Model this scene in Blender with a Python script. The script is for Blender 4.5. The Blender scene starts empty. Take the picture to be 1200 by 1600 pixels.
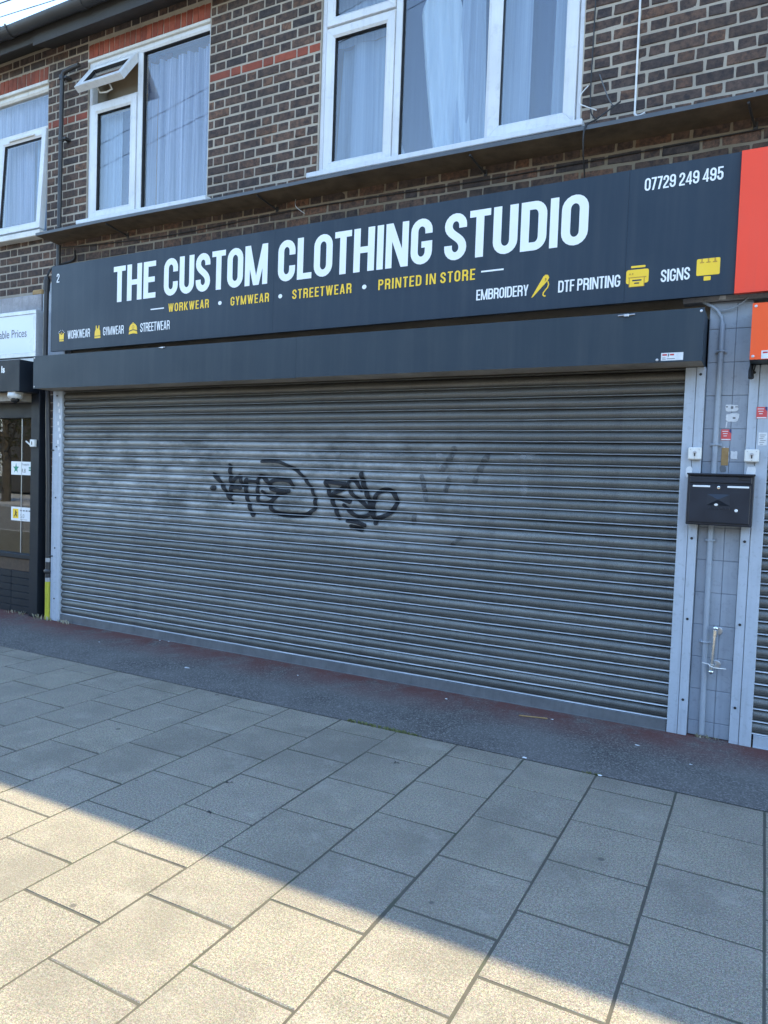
import bpy, bmesh, math, random
from mathutils import Vector, Matrix
random.seed(7)
R = math.radians
scene = bpy.context.scene

# ---------------------------------------------------------------- camera, sky, sun, exposure
cam_data = bpy.data.cameras.new("camera")
cam_data.sensor_fit = 'HORIZONTAL'
cam_data.sensor_width = 36.0
cam_data.lens = 36.0 * 1128.86 / 1200.0
cam_data.clip_start = 0.05
cam_data.clip_end = 3000.0
cam = bpy.data.objects.new("camera", cam_data)
scene.collection.objects.link(cam)
_r = Vector((0.8839076, 0.4663089, 0.0355440))
_u = Vector((-0.0522963, 0.0230303, 0.9983660))
_f = Vector((-0.4647283, 0.8843221, -0.0447429))
cam.matrix_world = Matrix(((_r.x, _u.x, -_f.x, 6.21805), (_r.y, _u.y, -_f.y, -4.89672),
                           (_r.z, _u.z, -_f.z, 1.53827), (0, 0, 0, 1)))
scene.camera = cam

SUN = Vector((0.9, 1.0, 2.40)).normalized()          # towards the sun: behind the terrace
world = bpy.data.worlds.new("World")
scene.world = world
world.use_nodes = True
wt = world.node_tree
sky = wt.nodes.new('ShaderNodeTexSky')
sky.sky_type = 'NISHITA'
sky.sun_disc = False
sky.sun_elevation = math.asin(SUN.z)
sky.sun_rotation = math.atan2(SUN.x, SUN.y)
sky.air_density = 1.0
sky.dust_density = 0.05
sky.ozone_density = 2.0
wt.links.new(sky.outputs[0], wt.nodes['Background'].inputs[0])
wt.nodes['Background'].inputs[1].default_value = 0.15

sun_data = bpy.data.lights.new("sun", 'SUN')
sun_data.energy = 2.0
sun_data.angle = R(0.53)
sun_data.color = (1.0, 0.87, 0.60)
sun = bpy.data.objects.new("sun", sun_data)
sun.rotation_euler = SUN.to_track_quat('Z', 'Y').to_euler()
sun.location = (0, 0, 30)
scene.collection.objects.link(sun)

vs = scene.view_settings
vs.view_transform = 'Standard'
vs.look = 'None'
vs.exposure = 2.52
vs.gamma = 1.0
vs.use_curve_mapping = False
vs.use_white_balance = True            # the phone's white balance for open shade
vs.white_balance_temperature = 6900
vs.white_balance_tint = 6.0
scene.cycles.max_bounces = 8
scene.cycles.transparent_max_bounces = 12

# ---------------------------------------------------------------- helpers
COL = scene.collection
WORLD = {}

class MB:
    """collects geometry in world coordinates for ONE mesh object"""
    def __init__(s):
        s.v, s.f, s.t = [], [], []
        s.tint = 0.0
    def add(s, vs_, fs):
        b = len(s.v)
        s.v += [tuple(p) for p in vs_]
        s.t += [s.tint] * len(vs_)
        s.f += [tuple(b + i for i in f) for f in fs]
    def quad(s, a, b, c, d):
        s.add([a, b, c, d], [(0, 1, 2, 3)])
    def poly(s, pts):
        s.add(pts, [tuple(range(len(pts)))])
    def box(s, x0, x1, y0, y1, z0, z1, bev=0.0):
        if bev <= 0:
            s.add([(x0,y0,z0),(x1,y0,z0),(x1,y1,z0),(x0,y1,z0),(x0,y0,z1),(x1,y0,z1),(x1,y1,z1),(x0,y1,z1)],
                  [(0,3,2,1),(4,5,6,7),(0,1,5,4),(1,2,6,5),(2,3,7,6),(3,0,4,7)])
            return
        b = min(bev, abs(x1-x0)*.45, abs(y1-y0)*.45, abs(z1-z0)*.45)
        bm = bmesh.new()
        bmesh.ops.create_cube(bm, size=1.0)
        for v in bm.verts:
            v.co = Vector(((x0+x1)/2 + v.co.x*(x1-x0), (y0+y1)/2 + v.co.y*(y1-y0), (z0+z1)/2 + v.co.z*(z1-z0)))
        bmesh.ops.bevel(bm, geom=list(bm.edges), offset=b, segments=1, affect='EDGES', profile=0.5)
        bm.verts.index_update()
        s.add([v.co[:] for v in bm.verts], [tuple(v.index for v in f.verts) for f in bm.faces])
        bm.free()
    def tube(s, pts, r, n=10, caps=True, rs=None):
        P = [Vector(p) for p in pts]
        rings = []
        prev = None
        for i, p in enumerate(P):
            d = (P[min(i+1, len(P)-1)] - P[max(i-1, 0)]).normalized()
            if prev is None:
                a = Vector((0, 0, 1)) if abs(d.z) < .9 else Vector((1, 0, 0))
                n1 = d.cross(a).normalized()
            else:
                n1 = (prev - d * prev.dot(d)).normalized()
            prev = n1
            n2 = d.cross(n1)
            rr = rs[i] if rs else r
            rings.append([p + (n1*math.cos(2*math.pi*k/n) + n2*math.sin(2*math.pi*k/n))*rr for k in range(n)])
        vs_ = [q for ring in rings for q in ring]
        fs = []
        for i in range(len(P)-1):
            for k in range(n):
                k2 = (k+1) % n
                fs.append((i*n+k, i*n+k2, (i+1)*n+k2, (i+1)*n+k))
        if caps:
            fs.append(tuple(range(n-1, -1, -1)))
            fs.append(tuple((len(P)-1)*n+k for k in range(n)))
        s.add(vs_, fs)
    def lathe_y(s, cx, cz, prof, n=16):
        """profile [(radius, y)] turned about an axis parallel to y"""
        vs_ = []
        for r, y in prof:
            for k in range(n):
                a = 2*math.pi*k/n
                vs_.append((cx + r*math.cos(a), y, cz + r*math.sin(a)))
        fs = []
        for i in range(len(prof)-1):
            for k in range(n):
                k2 = (k+1) % n
                fs.append((i*n+k, i*n+k2, (i+1)*n+k2, (i+1)*n+k))
        fs.append(tuple(range(n)))
        fs.append(tuple((len(prof)-1)*n+k for k in range(n-1, -1, -1)))
        s.add(vs_, fs)
    def sphere(s, c, r, n=10, m=7, sx=1, sy=1, sz=1):
        vs_ = []
        for i in range(m+1):
            th = math.pi*i/m
            for k in range(n):
                a = 2*math.pi*k/n
                vs_.append((c[0]+sx*r*math.sin(th)*math.cos(a), c[1]+sy*r*math.sin(th)*math.sin(a), c[2]+sz*r*math.cos(th)))
        fs = []
        for i in range(m):
            for k in range(n):
                k2 = (k+1) % n
                fs.append((i*n+k, i*n+k2, (i+1)*n+k2, (i+1)*n+k))
        s.add(vs_, fs)
    def mesh(s, name, m, origin=(0, 0, 0), smooth=False):
        me = bpy.data.meshes.new(name)
        o = Vector(origin)
        me.from_pydata([(x-o.x, y-o.y, z-o.z) for x, y, z in s.v], [], s.f)
        if m: me.materials.append(m)
        at = me.attributes.new('tint', 'FLOAT', 'POINT')
        at.data.foreach_set('value', s.t)
        if smooth:
            me.polygons.foreach_set('use_smooth', [True]*len(me.polygons))
            bm = bmesh.new(); bm.from_mesh(me)
            for e in bm.edges:
                if len(e.link_faces) == 2 and e.calc_face_angle(0) > R(38): e.smooth = False
            bm.to_mesh(me); bm.free()
        me.update()
        return me
    def build(s, name, m, parent=None, smooth=False, origin=None):
        xs = [p[0] for p in s.v]; ys = [p[1] for p in s.v]; zs = [p[2] for p in s.v]
        if origin is None:
            origin = ((min(xs)+max(xs))/2, (min(ys)+max(ys))/2, min(zs))
        return put(name, s.mesh(name, m, origin, smooth), origin, parent)

def put(name, me, loc, parent=None):
    o = bpy.data.objects.new(name, me)
    COL.objects.link(o)
    w = Vector(loc)
    if parent is not None:
        o.parent = parent
        o.location = w - WORLD[parent.name]
    else:
        o.location = w
    WORLD[o.name] = w
    return o

def tag(o, label, cat, group=None, kind=None):
    o['label'] = label
    o['category'] = cat
    if group: o['group'] = group
    if kind: o['kind'] = kind
    return o

def thing(name, label, cat, loc, group=None):
    return tag(put(name, None, loc), label, cat, group)

def structure(o):
    o['kind'] = 'structure'
    return o

# ---------------------------------------------------------------- materials
class N:
    def __init__(s, name):
        s.m = bpy.data.materials.new(name)
        s.m.use_nodes = True
        s.t = s.m.node_tree
        s.b = s.t.nodes['Principled BSDF']
        s.out = s.t.nodes['Material Output']
    def n(s, typ, **kw):
        nd = s.t.nodes.new(typ)
        for k, v in kw.items(): setattr(nd, k, v)
        return nd
    def l(s, a, b): s.t.links.new(a, b)
    def pos(s): return s.n('ShaderNodeNewGeometry').outputs['Position']
    def obj(s): return s.n('ShaderNodeTexCoord').outputs['Object']
    def rnd(s): return s.n('ShaderNodeObjectInfo').outputs['Random']
    def mapping(s, vec, scale=(1,1,1), loc=(0,0,0)):
        m = s.n('ShaderNodeMapping')
        m.inputs['Scale'].default_value = scale
        m.inputs['Location'].default_value = loc
        s.l(vec, m.inputs['Vector'])
        return m.outputs[0]
    def noise(s, vec, scale, detail=3, rough=.55):
        t = s.n('ShaderNodeTexNoise')
        t.inputs['Scale'].default_value = scale
        t.inputs['Detail'].default_value = detail
        t.inputs['Roughness'].default_value = rough
        s.l(vec, t.inputs['Vector'])
        return t.outputs['Fac']
    def voro(s, vec, scale, feature='F1'):
        t = s.n('ShaderNodeTexVoronoi', feature=feature)
        t.inputs['Scale'].default_value = scale
        s.l(vec, t.inputs['Vector'])
        return t
    def ramp(s, fac, stops, interp='LINEAR'):
        r = s.n('ShaderNodeValToRGB')
        e = r.color_ramp.elements
        r.color_ramp.interpolation = interp
        while len(e) < len(stops): e.new(0.5)
        for el, (p, c) in zip(e, stops):
            el.position = p
            el.color = (c, c, c, 1) if isinstance(c, (int, float)) else (*c, 1)
        s.l(fac, r.inputs[0])
        return r.outputs[0]
    def mix(s, fac, a, b, blend='MIX'):
        m = s.n('ShaderNodeMix', data_type='RGBA', blend_type=blend)
        for sock, val in ((m.inputs['Factor'], fac), (m.inputs[6], a), (m.inputs[7], b)):
            if isinstance(val, (int, float)): sock.default_value = val
            elif isinstance(val, tuple): sock.default_value = (*val, 1)
            else: s.l(val, sock)
        return m.outputs[2]
    def math(s, op, a, b=0.0, clamp=False):
        m = s.n('ShaderNodeMath', operation=op, use_clamp=clamp)
        for i, v in enumerate((a, b)):
            if isinstance(v, (int, float)): m.inputs[i].default_value = v
            else: s.l(v, m.inputs[i])
        return m.outputs[0]
    def sep(s, vec):
        x = s.n('ShaderNodeSeparateXYZ'); s.l(vec, x.inputs[0]); return x.outputs
    def bump(s, h, strength=.3, dist=.002):
        b = s.n('ShaderNodeBump')
        b.inputs['Strength'].default_value = strength
        b.inputs['Distance'].default_value = dist
        s.l(h, b.inputs['Height'])
        s.l(b.outputs[0], s.b.inputs['Normal'])
    def set(s, color=None, rough=None, metal=None, spec=None):
        for key, v in (('Base Color', color), ('Roughness', rough), ('Metallic', metal), ('Specular IOR Level', spec)):
            if v is None: continue
            if isinstance(v, (int, float)): s.b.inputs[key].default_value = v
            elif isinstance(v, tuple): s.b.inputs[key].default_value = (*v, 1)
            else: s.l(v, s.b.inputs[key])
        return s.m

def paint(name, c, c2=None, rough=.45, metal=0.0, scale=6, grime=0.0, bump=.12, spec=.5, dust=0.0):
    """painted or plastic surface with slight mottling and some grime"""
    k = N(name)
    p = k.pos()
    c2 = c2 or tuple(x*.82 for x in c)
    f = k.noise(p, scale, 5)
    colr = k.mix(k.ramp(f, [(.3, 0.0), (.72, 1.0)]), c, c2)
    if grime:
        g = k.ramp(k.noise(p, scale*5, 6, .7), [(.55, 0.0), (.75, grime)])
        colr = k.mix(g, colr, (.05, .045, .04))
        st = k.ramp(k.noise(k.mapping(p, (30, 30, 1.2)), 1.0, 4), [(.5, 0.0), (.8, grime*.6)])
        colr = k.mix(st, colr, (.06, .055, .05))
    if dust:
        d1 = k.ramp(k.noise(k.mapping(p, (14, 14, .7)), 1.0, 5, .65), [(.45, 0.0), (.8, dust)])
        colr = k.mix(d1, colr, (.17,.165,.155))
        d2 = k.ramp(k.noise(p, 2.5, 6, .7), [(.5, 0.0), (.8, dust*.7)])
        colr = k.mix(d2, colr, (.14,.14,.135))
    k.bump(k.noise(p, 90, 3), bump, .0015)
    rr = k.ramp(k.noise(p, scale*2, 3), [(.2, max(0.02, rough-.1)), (.8, min(1, rough+.12))])
    return k.set(colr, rr, metal, spec)

M = {}
M['guide'] = paint('grey_blue_paint', (.43,.485,.55), (.37,.42,.475), .42, grime=.35)
M['pier'] = paint('pier_paint', (.34,.385,.44), (.28,.32,.365), .5, grime=.3)
M['pier_joint'] = paint('pier_joint', (.19,.215,.25), None, .7)
M['hood'] = paint('anthracite_powder_coat', (.023,.038,.052), (.020,.034,.047), .45, scale=1.2, bump=.05, spec=.3, dust=.10)
M['hood_under'] = paint('hood_underside', (.33,.29,.24), (.20,.175,.145), .6, scale=4, grime=.4)
M['sign'] = paint('sign_panel', (.019,.034,.052), (.017,.031,.048), .42, scale=.8, bump=.03, spec=.28, dust=.09)
M['sign_edge'] = paint('sign_edge', (.02,.023,.03), None, .6)
M['white_vinyl'] = paint('white_vinyl', (.80,.82,.82), (.76,.78,.78), .4, bump=.02)
M['yellow_vinyl'] = paint('yellow_vinyl', (.90,.58,.02), (.86,.54,.02), .4, bump=.02)
M['amber_vinyl'] = paint('amber_vinyl', (.50,.27,.02), None, .5, bump=.02)
M['red_sign'] = paint('red_sign_panel', (.92,.082,.042), (.88,.078,.04), .6, scale=1, bump=.03, spec=.25, dust=.08)
M['orange'] = paint('orange_powder_coat', (.92,.115,.030), (.88,.11,.028), .6, scale=1, bump=.03, spec=.25, dust=.08)
M['pvc'] = paint('white_pvc', (.66,.67,.68), (.56,.57,.57), .35, scale=3, grime=.22, bump=.04)
M['pvc_old'] = paint('aged_white_pvc', (.66,.65,.60), (.55,.53,.48), .4, scale=4, grime=.3, bump=.05)
M['gasket'] = paint('black_gasket', (.015,.015,.017), None, .6)
M['black_pipe'] = paint('black_iron_pipe', (.022,.023,.026), (.035,.034,.034), .45, grime=.2)
M['black_paint'] = paint('black_shopfront_paint', (.010,.014,.020), (.016,.020,.026), .5, scale=5, spec=.25)
M['black_dark'] = paint('dark_cavity', (.012,.012,.013), None, .9)
M['lead'] = paint('slate_flashing', (.055,.066,.078), (.085,.095,.105), .5, scale=7, grime=.2)
M['lead_under'] = paint('stained_ledge_underside', (.14,.105,.07), (.06,.045,.032), .8, scale=5, grime=.5)
M['letterbox'] = paint('letterbox_black', (.008,.013,.022), (.012,.018,.03), .38, scale=5, bump=.05)
M['chrome'] = paint('chrome', (.72,.76,.80), (.60,.63,.66), .16, metal=1.0, scale=30, bump=.02)
M['zinc'] = paint('zinc_screw', (.55,.55,.55), None, .35, metal=.8)
M['gas_yellow'] = paint('gas_yellow', (.52,.50,.035), (.42,.40,.03), .45, grime=.3)
M['silver_tape'] = paint('silver_tape', (.42,.42,.42), (.28,.28,.28), .4, grime=.3)
M['concrete'] = paint('painted_concrete', (.34,.34,.35), (.23,.23,.24), .8, scale=9, grime=.5, bump=.5)
M['timber_raw'] = paint('bare_timber', (.40,.26,.11), (.27,.16,.06), .8, scale=18, grime=.3)
M['sticker_red'] = paint('sticker_red', (.70,.09,.09), None, .5)
M['sticker_navy'] = paint('sticker_navy', (.05,.05,.16), None, .5)
M['paper'] = paint('white_paper', (.72,.74,.74), (.60,.62,.64), .7, scale=40, grime=.25)
M['print_grey'] = paint('grey_print', (.16,.17,.18), None, .7)
M['print_red'] = paint('red_print', (.55,.05,.05), None, .7)
M['print_green'] = paint('green_print', (.03,.28,.16), None, .7)
M['lightbox'] = paint('opal_lightbox_face', (.66,.71,.78), (.62,.67,.74), .3, scale=1.5, bump=.02)
M['alu'] = paint('aluminium_frame', (.52,.53,.53), (.42,.43,.43), .35, metal=.5, grime=.25)
M['letter_grey'] = paint('grey_letters', (.09,.095,.10), None, .5)
M['roof'] = paint('roof_tiles', (.18,.09,.06), (.12,.07,.05), .8, scale=10)
M['plastic_black'] = paint('weathered_black_plastic', (.024,.024,.026), (.045,.045,.047), .48, scale=5, grime=.0)
M['soffit'] = paint('black_soffit', (.028,.027,.027), (.045,.043,.04), .7, scale=4, grime=.3)
M['room'] = paint('room_wall', (.36,.28,.19), (.30,.23,.15), .9)
M['brown_wood'] = paint('brown_timber', (.075,.042,.025), (.045,.026,.016), .6, scale=14)
M['cable_black'] = paint('black_cable', (.015,.015,.016), None, .5)
M['cable_white'] = paint('white_cable', (.70,.70,.68), None, .5)
M['dome'] = paint('dome_camera_white', (.62,.61,.58), (.52,.51,.48), .4)
M['smoke_dome'] = paint('smoked_dome', (.02,.02,.02), None, .08)

def glass_mat(name, tint, r0=.10):
    k = N(name)
    k.t.nodes.remove(k.b)
    lw = k.n('ShaderNodeLayerWeight'); lw.inputs[0].default_value = .5
    fr = k.math('ADD', k.math('MULTIPLY', k.math('POWER', lw.outputs['Facing'], 5.0), 1.0-r0), r0, True)
    tr = k.n('ShaderNodeBsdfTransparent'); tr.inputs[0].default_value = (*tint, 1)
    gl = k.n('ShaderNodeBsdfGlossy'); gl.inputs['Roughness'].default_value = .0
    wv = k.noise(k.pos(), 2.2, 1)
    bp = k.n('ShaderNodeBump'); bp.inputs['Strength'].default_value = .05; bp.inputs['Distance'].default_value = .01
    k.l(wv, bp.inputs['Height']); k.l(bp.outputs[0], gl.inputs['Normal'])
    mx = k.n('ShaderNodeMixShader')
    k.l(fr, mx.inputs[0]); k.l(tr.outputs[0], mx.inputs[1]); k.l(gl.outputs[0], mx.inputs[2])
    k.l(mx.outputs[0], k.out.inputs[0])
    return k.m
M['glass'] = glass_mat('window_glass', (.93,.95,.95))

def cloth_mat(name, c, c2, trans):
    k = N(name)
    p = k.pos()
    st = k.math('MULTIPLY', k.ramp(k.noise(k.mapping(p, (46, 8, .5)), 1.0, 4, .6), [(.30, 0.0), (.68, 1.0)]), 1.0)
    colr = k.mix(st, c, c2)
    k.b.inputs['Subsurface Weight'].default_value = 0
    k.set(colr, .9, 0, .1)
    tr = k.n('ShaderNodeBsdfTranslucent'); k.l(colr, tr.inputs[0])
    mx = k.n('ShaderNodeMixShader'); mx.inputs[0].default_value = trans
    k.l(k.b.outputs[0], mx.inputs[1]); k.l(tr.outputs[0], mx.inputs[2]); k.l(mx.outputs[0], k.out.inputs[0])
    return k.m
M['net'] = cloth_mat('net_curtain', (.52,.54,.68), (.19,.215,.32), .25)  # pale and dark streaks put the pleats' light and shade into the colour
M['drape'] = cloth_mat('white_drape', (.38,.47,.60), (.24,.31,.43), .2)
M['silk'] = cloth_mat('white_silk', (.58,.68,.78), (.44,.54,.66), .15)
M['blind'] = cloth_mat('blue_grey_blind', (.045,.075,.155), (.035,.06,.13), .1)
M['brown_cloth'] = cloth_mat('brown_curtain', (.30,.17,.08), (.22,.12,.055), .1)

def brick_mat(name, ramp, mott=.5):
    k = N(name)
    p = k.pos()
    a = k.n('ShaderNodeAttribute'); a.attribute_name = 'tint'
    r = k.math('FRACT', k.math('ADD', a.outputs['Fac'], k.rnd()))
    base = k.ramp(r, ramp)
    dark = k.ramp(k.noise(p, 26, 6, .7), [(.38, 0.0), (.62, 1.0)])
    c = k.mix(k.math('MULTIPLY', dark, mott), base, (.022,.021,.024))
    lite = k.ramp(k.noise(p, 90, 4, .7), [(.62, 0.0), (.8, .55)])
    c = k.mix(lite, c, (.20,.17,.15))
    pits = k.ramp(k.voro(p, 110).outputs['Distance'], [(.08, 0.0), (.22, 1.0)])
    c = k.mix(k.math('MULTIPLY', k.math('SUBTRACT', 1.0, pits), .5), c, (.012,.011,.011))
    soot = k.ramp(k.noise(p, 1.3, 5, .65), [(.42, 0.0), (.68, .55)])
    c = k.mix(soot, c, (.030,.026,.024))
    h = k.math('ADD', k.noise(p, 60, 5, .7), k.math('MULTIPLY', pits, .4))
    k.bump(h, .8, .004)
    return k.set(c, .85, 0, .3)
M['brick'] = brick_mat('dark_stock_brick', [(0.0, (.098,.064,.050)), (.2, (.128,.080,.058)), (.4, (.070,.056,.053)),
                                            (.58, (.168,.098,.066)), (.74, (.104,.075,.064)), (.88, (.205,.108,.066)), (1.0, (.112,.074,.058))], .78)
M['red_brick'] = brick_mat('red_rubbed_brick', [(0.0, (.30,.070,.040)), (.5, (.36,.095,.055)), (1.0, (.24,.060,.038))], .22)

def mortar_mat():
    k = N('lime_mortar')
    p = k.pos()
    c = k.mix(k.noise(p, 12, 5, .7), (.48,.42,.335), (.33,.29,.235))
    c = k.mix(k.ramp(k.noise(p, 160, 3), [(.55, 0.0), (.8, .5)]), c, (.16,.145,.125))
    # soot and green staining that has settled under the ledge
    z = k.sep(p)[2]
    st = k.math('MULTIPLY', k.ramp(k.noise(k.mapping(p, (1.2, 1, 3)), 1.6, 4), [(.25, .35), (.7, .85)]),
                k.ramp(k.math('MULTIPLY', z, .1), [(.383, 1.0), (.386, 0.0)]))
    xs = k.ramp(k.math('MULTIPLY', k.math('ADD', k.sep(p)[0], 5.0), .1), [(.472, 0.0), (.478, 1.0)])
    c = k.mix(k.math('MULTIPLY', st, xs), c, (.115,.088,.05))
    soot = k.ramp(k.noise(p, 1.3, 5, .65), [(.42, 0.0), (.68, .6)])
    c = k.mix(soot, c, (.20,.175,.145))
    k.bump(k.noise(p, 200, 4, .7), .8, .003)
    return k.set(c, .95, 0, .2)
M['mortar'] = mortar_mat()

def slab_mat():
    k = N('concrete_paving')
    p = k.pos()
    v = k.rnd()
    base = k.ramp(v, [(0.0, (.256,.228,.182)), (.35, (.274,.243,.192)), (.7, (.238,.213,.174)), (1.0, (.290,.257,.200))])
    mott = k.ramp(k.noise(p, 7, 5, .65), [(.3, 0.0), (.75, 1.0)])
    c = k.mix(k.math('MULTIPLY', mott, .5), base, (.165,.150,.125))
    g1 = k.noise(p, 260, 2, .6)
    c = k.mix(k.ramp(g1, [(.32, .9), (.47, 0.0)]), c, (.065,.058,.048))
    c = k.mix(k.ramp(g1, [(.54, 0.0), (.68, .9)]), c, (.46,.42,.33))
    g3 = k.noise(p, 105, 3, .7)
    c = k.mix(k.ramp(g3, [(.36, .55), (.50, 0.0)]), c, (.10,.09,.072))
    c = k.mix(k.ramp(g3, [(.54, 0.0), (.68, .5)]), c, (.42,.385,.30))
    g2 = k.voro(p, 330).outputs['Color']
    c = k.mix(.30, c, k.mix(.5, g2, (.5, .5, .5)), 'OVERLAY')
    gum = k.ramp(k.voro(p, 3.1).outputs['Distance'], [(.040, 1.0), (.055, 0.0)])
    c = k.mix(k.math('MULTIPLY', gum, .72), c, (.055,.052,.05))
    spot = k.ramp(k.voro(k.mapping(p, (1,1,1), (3.3,1.7,0)), 7.0).outputs['Distance'], [(.020, 1.0), (.035, 0.0)])
    c = k.mix(k.math('MULTIPLY', spot, .4), c, (.09,.085,.08))
    bird = k.ramp(k.noise(k.mapping(p, (1,1,1), (9,4,0)), 26, 4, .75), [(.76, 0.0), (.80, .6)])
    c = k.mix(bird, c, (.45,.44,.42))
    blotch = k.ramp(k.noise(p, 2.2, 4), [(.5, 0.0), (.72, .28)])
    c = k.mix(blotch, c, (.12,.11,.095))
    st2 = k.ramp(k.noise(k.mapping(p, (1,1,1), (7,2,0)), 1.1, 6, .7), [(.48, 0.0), (.62, .5)])
    c = k.mix(st2, c, (.135,.122,.10))
    pale = k.ramp(k.noise(k.mapping(p, (1,1,1), (1,8,0)), 3.5, 6, .75), [(.55, 0.0), (.72, .45)])
    c = k.mix(pale, c, (.36,.335,.285))
    k.bump(k.math('ADD', g1, k.math('MULTIPLY', k.noise(p, 900, 2), .6)), .55, .003)
    return k.set(c, .88, 0, .3)
M['slab'] = slab_mat()

def joint_mat():
    k = N('paving_joint')
    p = k.pos()
    c = k.mix(k.noise(p, 14, 4), (.115,.105,.085), (.065,.062,.050))
    c = k.mix(k.ramp(k.noise(p, 5, 4), [(.52, 0.0), (.7, .55)]), c, (.055,.075,.04))
    k.bump(k.noise(p, 300, 3), .8, .003)
    return k.set(c, .95, 0, .2)
M['joint'] = joint_mat()

def asphalt_mat(g_=1.0):
    k = N('asphalt')
    p = k.pos()
    g = k.voro(p, 135)
    c = k.mix(k.noise(p, 240, 3, .7), tuple(q*g_ for q in (.056,.053,.050)), tuple(q*g_ for q in (.128,.122,.114)))
    c = k.mix(k.ramp(k.sep(g.outputs['Color'])[0], [(.70, 0.0), (.80, .75)]), c, (.25,.245,.235))
    c = k.mix(k.ramp(k.sep(g.outputs['Color'])[1], [(.70, 0.0), (.78, .7)]), c, (.035,.035,.038))
    big = k.noise(p, 1.7, 5, .6)
    c = k.mix(k.ramp(big, [(.35, .0), (.7, .6)]), c, (.185,.180,.172))
    # remains of red floor paint in front of the shops
    y = k.sep(p)[1]
    band = k.ramp(k.math('ADD', y, 1.0), [(.42, 0.0), (.90, 1.0)])
    red = k.math('MULTIPLY', band, k.ramp(k.noise(p, 3.2, 6, .7), [(.30, 0.0), (.55, .85)]))
    c = k.mix(red, c, (.130,.038,.032))
    k.bump(k.math('ADD', k.noise(p, 240, 3, .7), g.outputs['Distance']), .9, .005)
    return k.set(c, .9, 0, .3)
M['asphalt'] = asphalt_mat()
M['asphalt_new'] = asphalt_mat(1.15)

def shutter_mat():
    k = N('galvanised_slat')
    p = k.pos()
    xyz = k.sep(p)
    streak = k.noise(k.mapping(p, (1.1, 1, 26)), 1.0, 5, .65)
    c = k.mix(k.ramp(streak, [(.28, 0.0), (.72, 1.0)]), (.138,.143,.132), (.275,.283,.264))
    c = k.mix(k.ramp(k.rnd(), [(0.0, 0.0), (1.0, .45)]), c, (.075,.078,.074))
    c = k.mix(k.ramp(k.noise(k.mapping(p, (30, 30, 1.4), (2, 0, 5)), .25, 4), [(.52, 0.0), (.75, .45)]), c, (.07,.072,.075))
    c = k.mix(k.ramp(k.noise(p, 300, 2), [(.36, .7), (.56, 0.0)]), c, (.045,.05,.055))
    zf = k.math('MULTIPLY', xyz[2], .4)
    # buffed, chalky zone where old tags have been scrubbed off
    zone = k.math('MULTIPLY', k.ramp(zf, [(.36, 0.0), (.50, 1.0), (.70, 1.0), (.82, 0.0)]),
                  k.ramp(k.math('MULTIPLY', xyz[0], .17), [(.0, .7), (.05, 1.0), (.62, .9), (.82, 0.0)]))
    ch = k.math('MULTIPLY', zone, k.ramp(k.noise(k.mapping(p, (1.6, 1, 3.2)), 1.5, 6, .7), [(.38, 0.0), (.60, .75)]))
    c = k.mix(ch, c, (.42,.43,.42))
    # rust and brown dirt washed down from the hood
    top = k.math('MULTIPLY', k.ramp(zf, [(.66, 0.0), (.93, 1.0)]), k.ramp(k.noise(k.mapping(p, (1.3, 1, 9)), 1.0, 5), [(.3, .25), (.7, .85)]))
    c = k.mix(top, c, (.105,.088,.070))
    rust = k.ramp(k.noise(k.mapping(p, (2.3, 1, 17), (4, 0, 2)), 1.0, 6, .7), [(.70, 0.0), (.78, .5)])
    c = k.mix(k.math('MULTIPLY', rust, k.ramp(zf, [(.5, 0.0), (.75, 1.0)])), c, (.22,.10,.045))
    sc = k.ramp(k.noise(k.mapping(p, (2.6, 1, 70), (1, 0, 3)), 1.0, 5, .75), [(.66, 0.0), (.74, .6)])
    c = k.mix(sc, c, (.42,.42,.40))
    sc2 = k.ramp(k.noise(k.mapping(p, (16, 1, 22), (8, 0, 3)), 1.0, 4, .7), [(.70, 0.0), (.76, .7)])
    c = k.mix(sc2, c, (.05,.05,.048))
    k.bump(k.noise(p, 420, 2), .5, .0016)
    k.b.inputs['Metallic'].default_value = .55
    rr = k.ramp(streak, [(.2, .40), (.8, .56)])
    return k.set(c, rr, .55, .5)
M['slat'] = shutter_mat()
def lip_mat():  # brighter metal on the lip paints in the line of sky light
    k = N('skylit_slat_lip')
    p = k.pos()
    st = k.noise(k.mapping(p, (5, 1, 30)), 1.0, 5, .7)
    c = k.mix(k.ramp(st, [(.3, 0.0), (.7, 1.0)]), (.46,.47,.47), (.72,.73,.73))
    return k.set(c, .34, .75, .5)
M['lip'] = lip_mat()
M['opp_brick'] = paint('opposite_brick', (.055,.045,.038), (.035,.032,.03), .9, scale=3)
M['shop_in'] = paint('shop_interior', (.035,.036,.04), (.02,.022,.026), .9, scale=2)

def spray_mat(name, c, alpha, nscale=5.0, lo=.35, hi=.65, floor=.0):
    k = N(name)
    p = k.pos()
    k.set(c, .6, 0, .3)
    tr = k.n('ShaderNodeBsdfTransparent')
    mx = k.n('ShaderNodeMixShader')
    a = k.ramp(k.noise(p, nscale, 5, .7), [(lo, floor), (hi, alpha)])
    k.l(a, mx.inputs[0]); k.l(tr.outputs[0], mx.inputs[1]); k.l(k.b.outputs[0], mx.inputs[2])
    k.l(mx.outputs[0], k.out.inputs[0])
    return k.m
M['spray'] = spray_mat('black_spray_paint', (.014,.015,.018), .94, 7, .2, .55, .66)
M['ghost'] = spray_mat('scrubbed_white_paint', (.46,.475,.48), .42, 11, .40, .78, .0)
M['smear'] = spray_mat('scrubbed_black_paint', (.04,.042,.046), .7, 22, .35, .7, .05)

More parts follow.
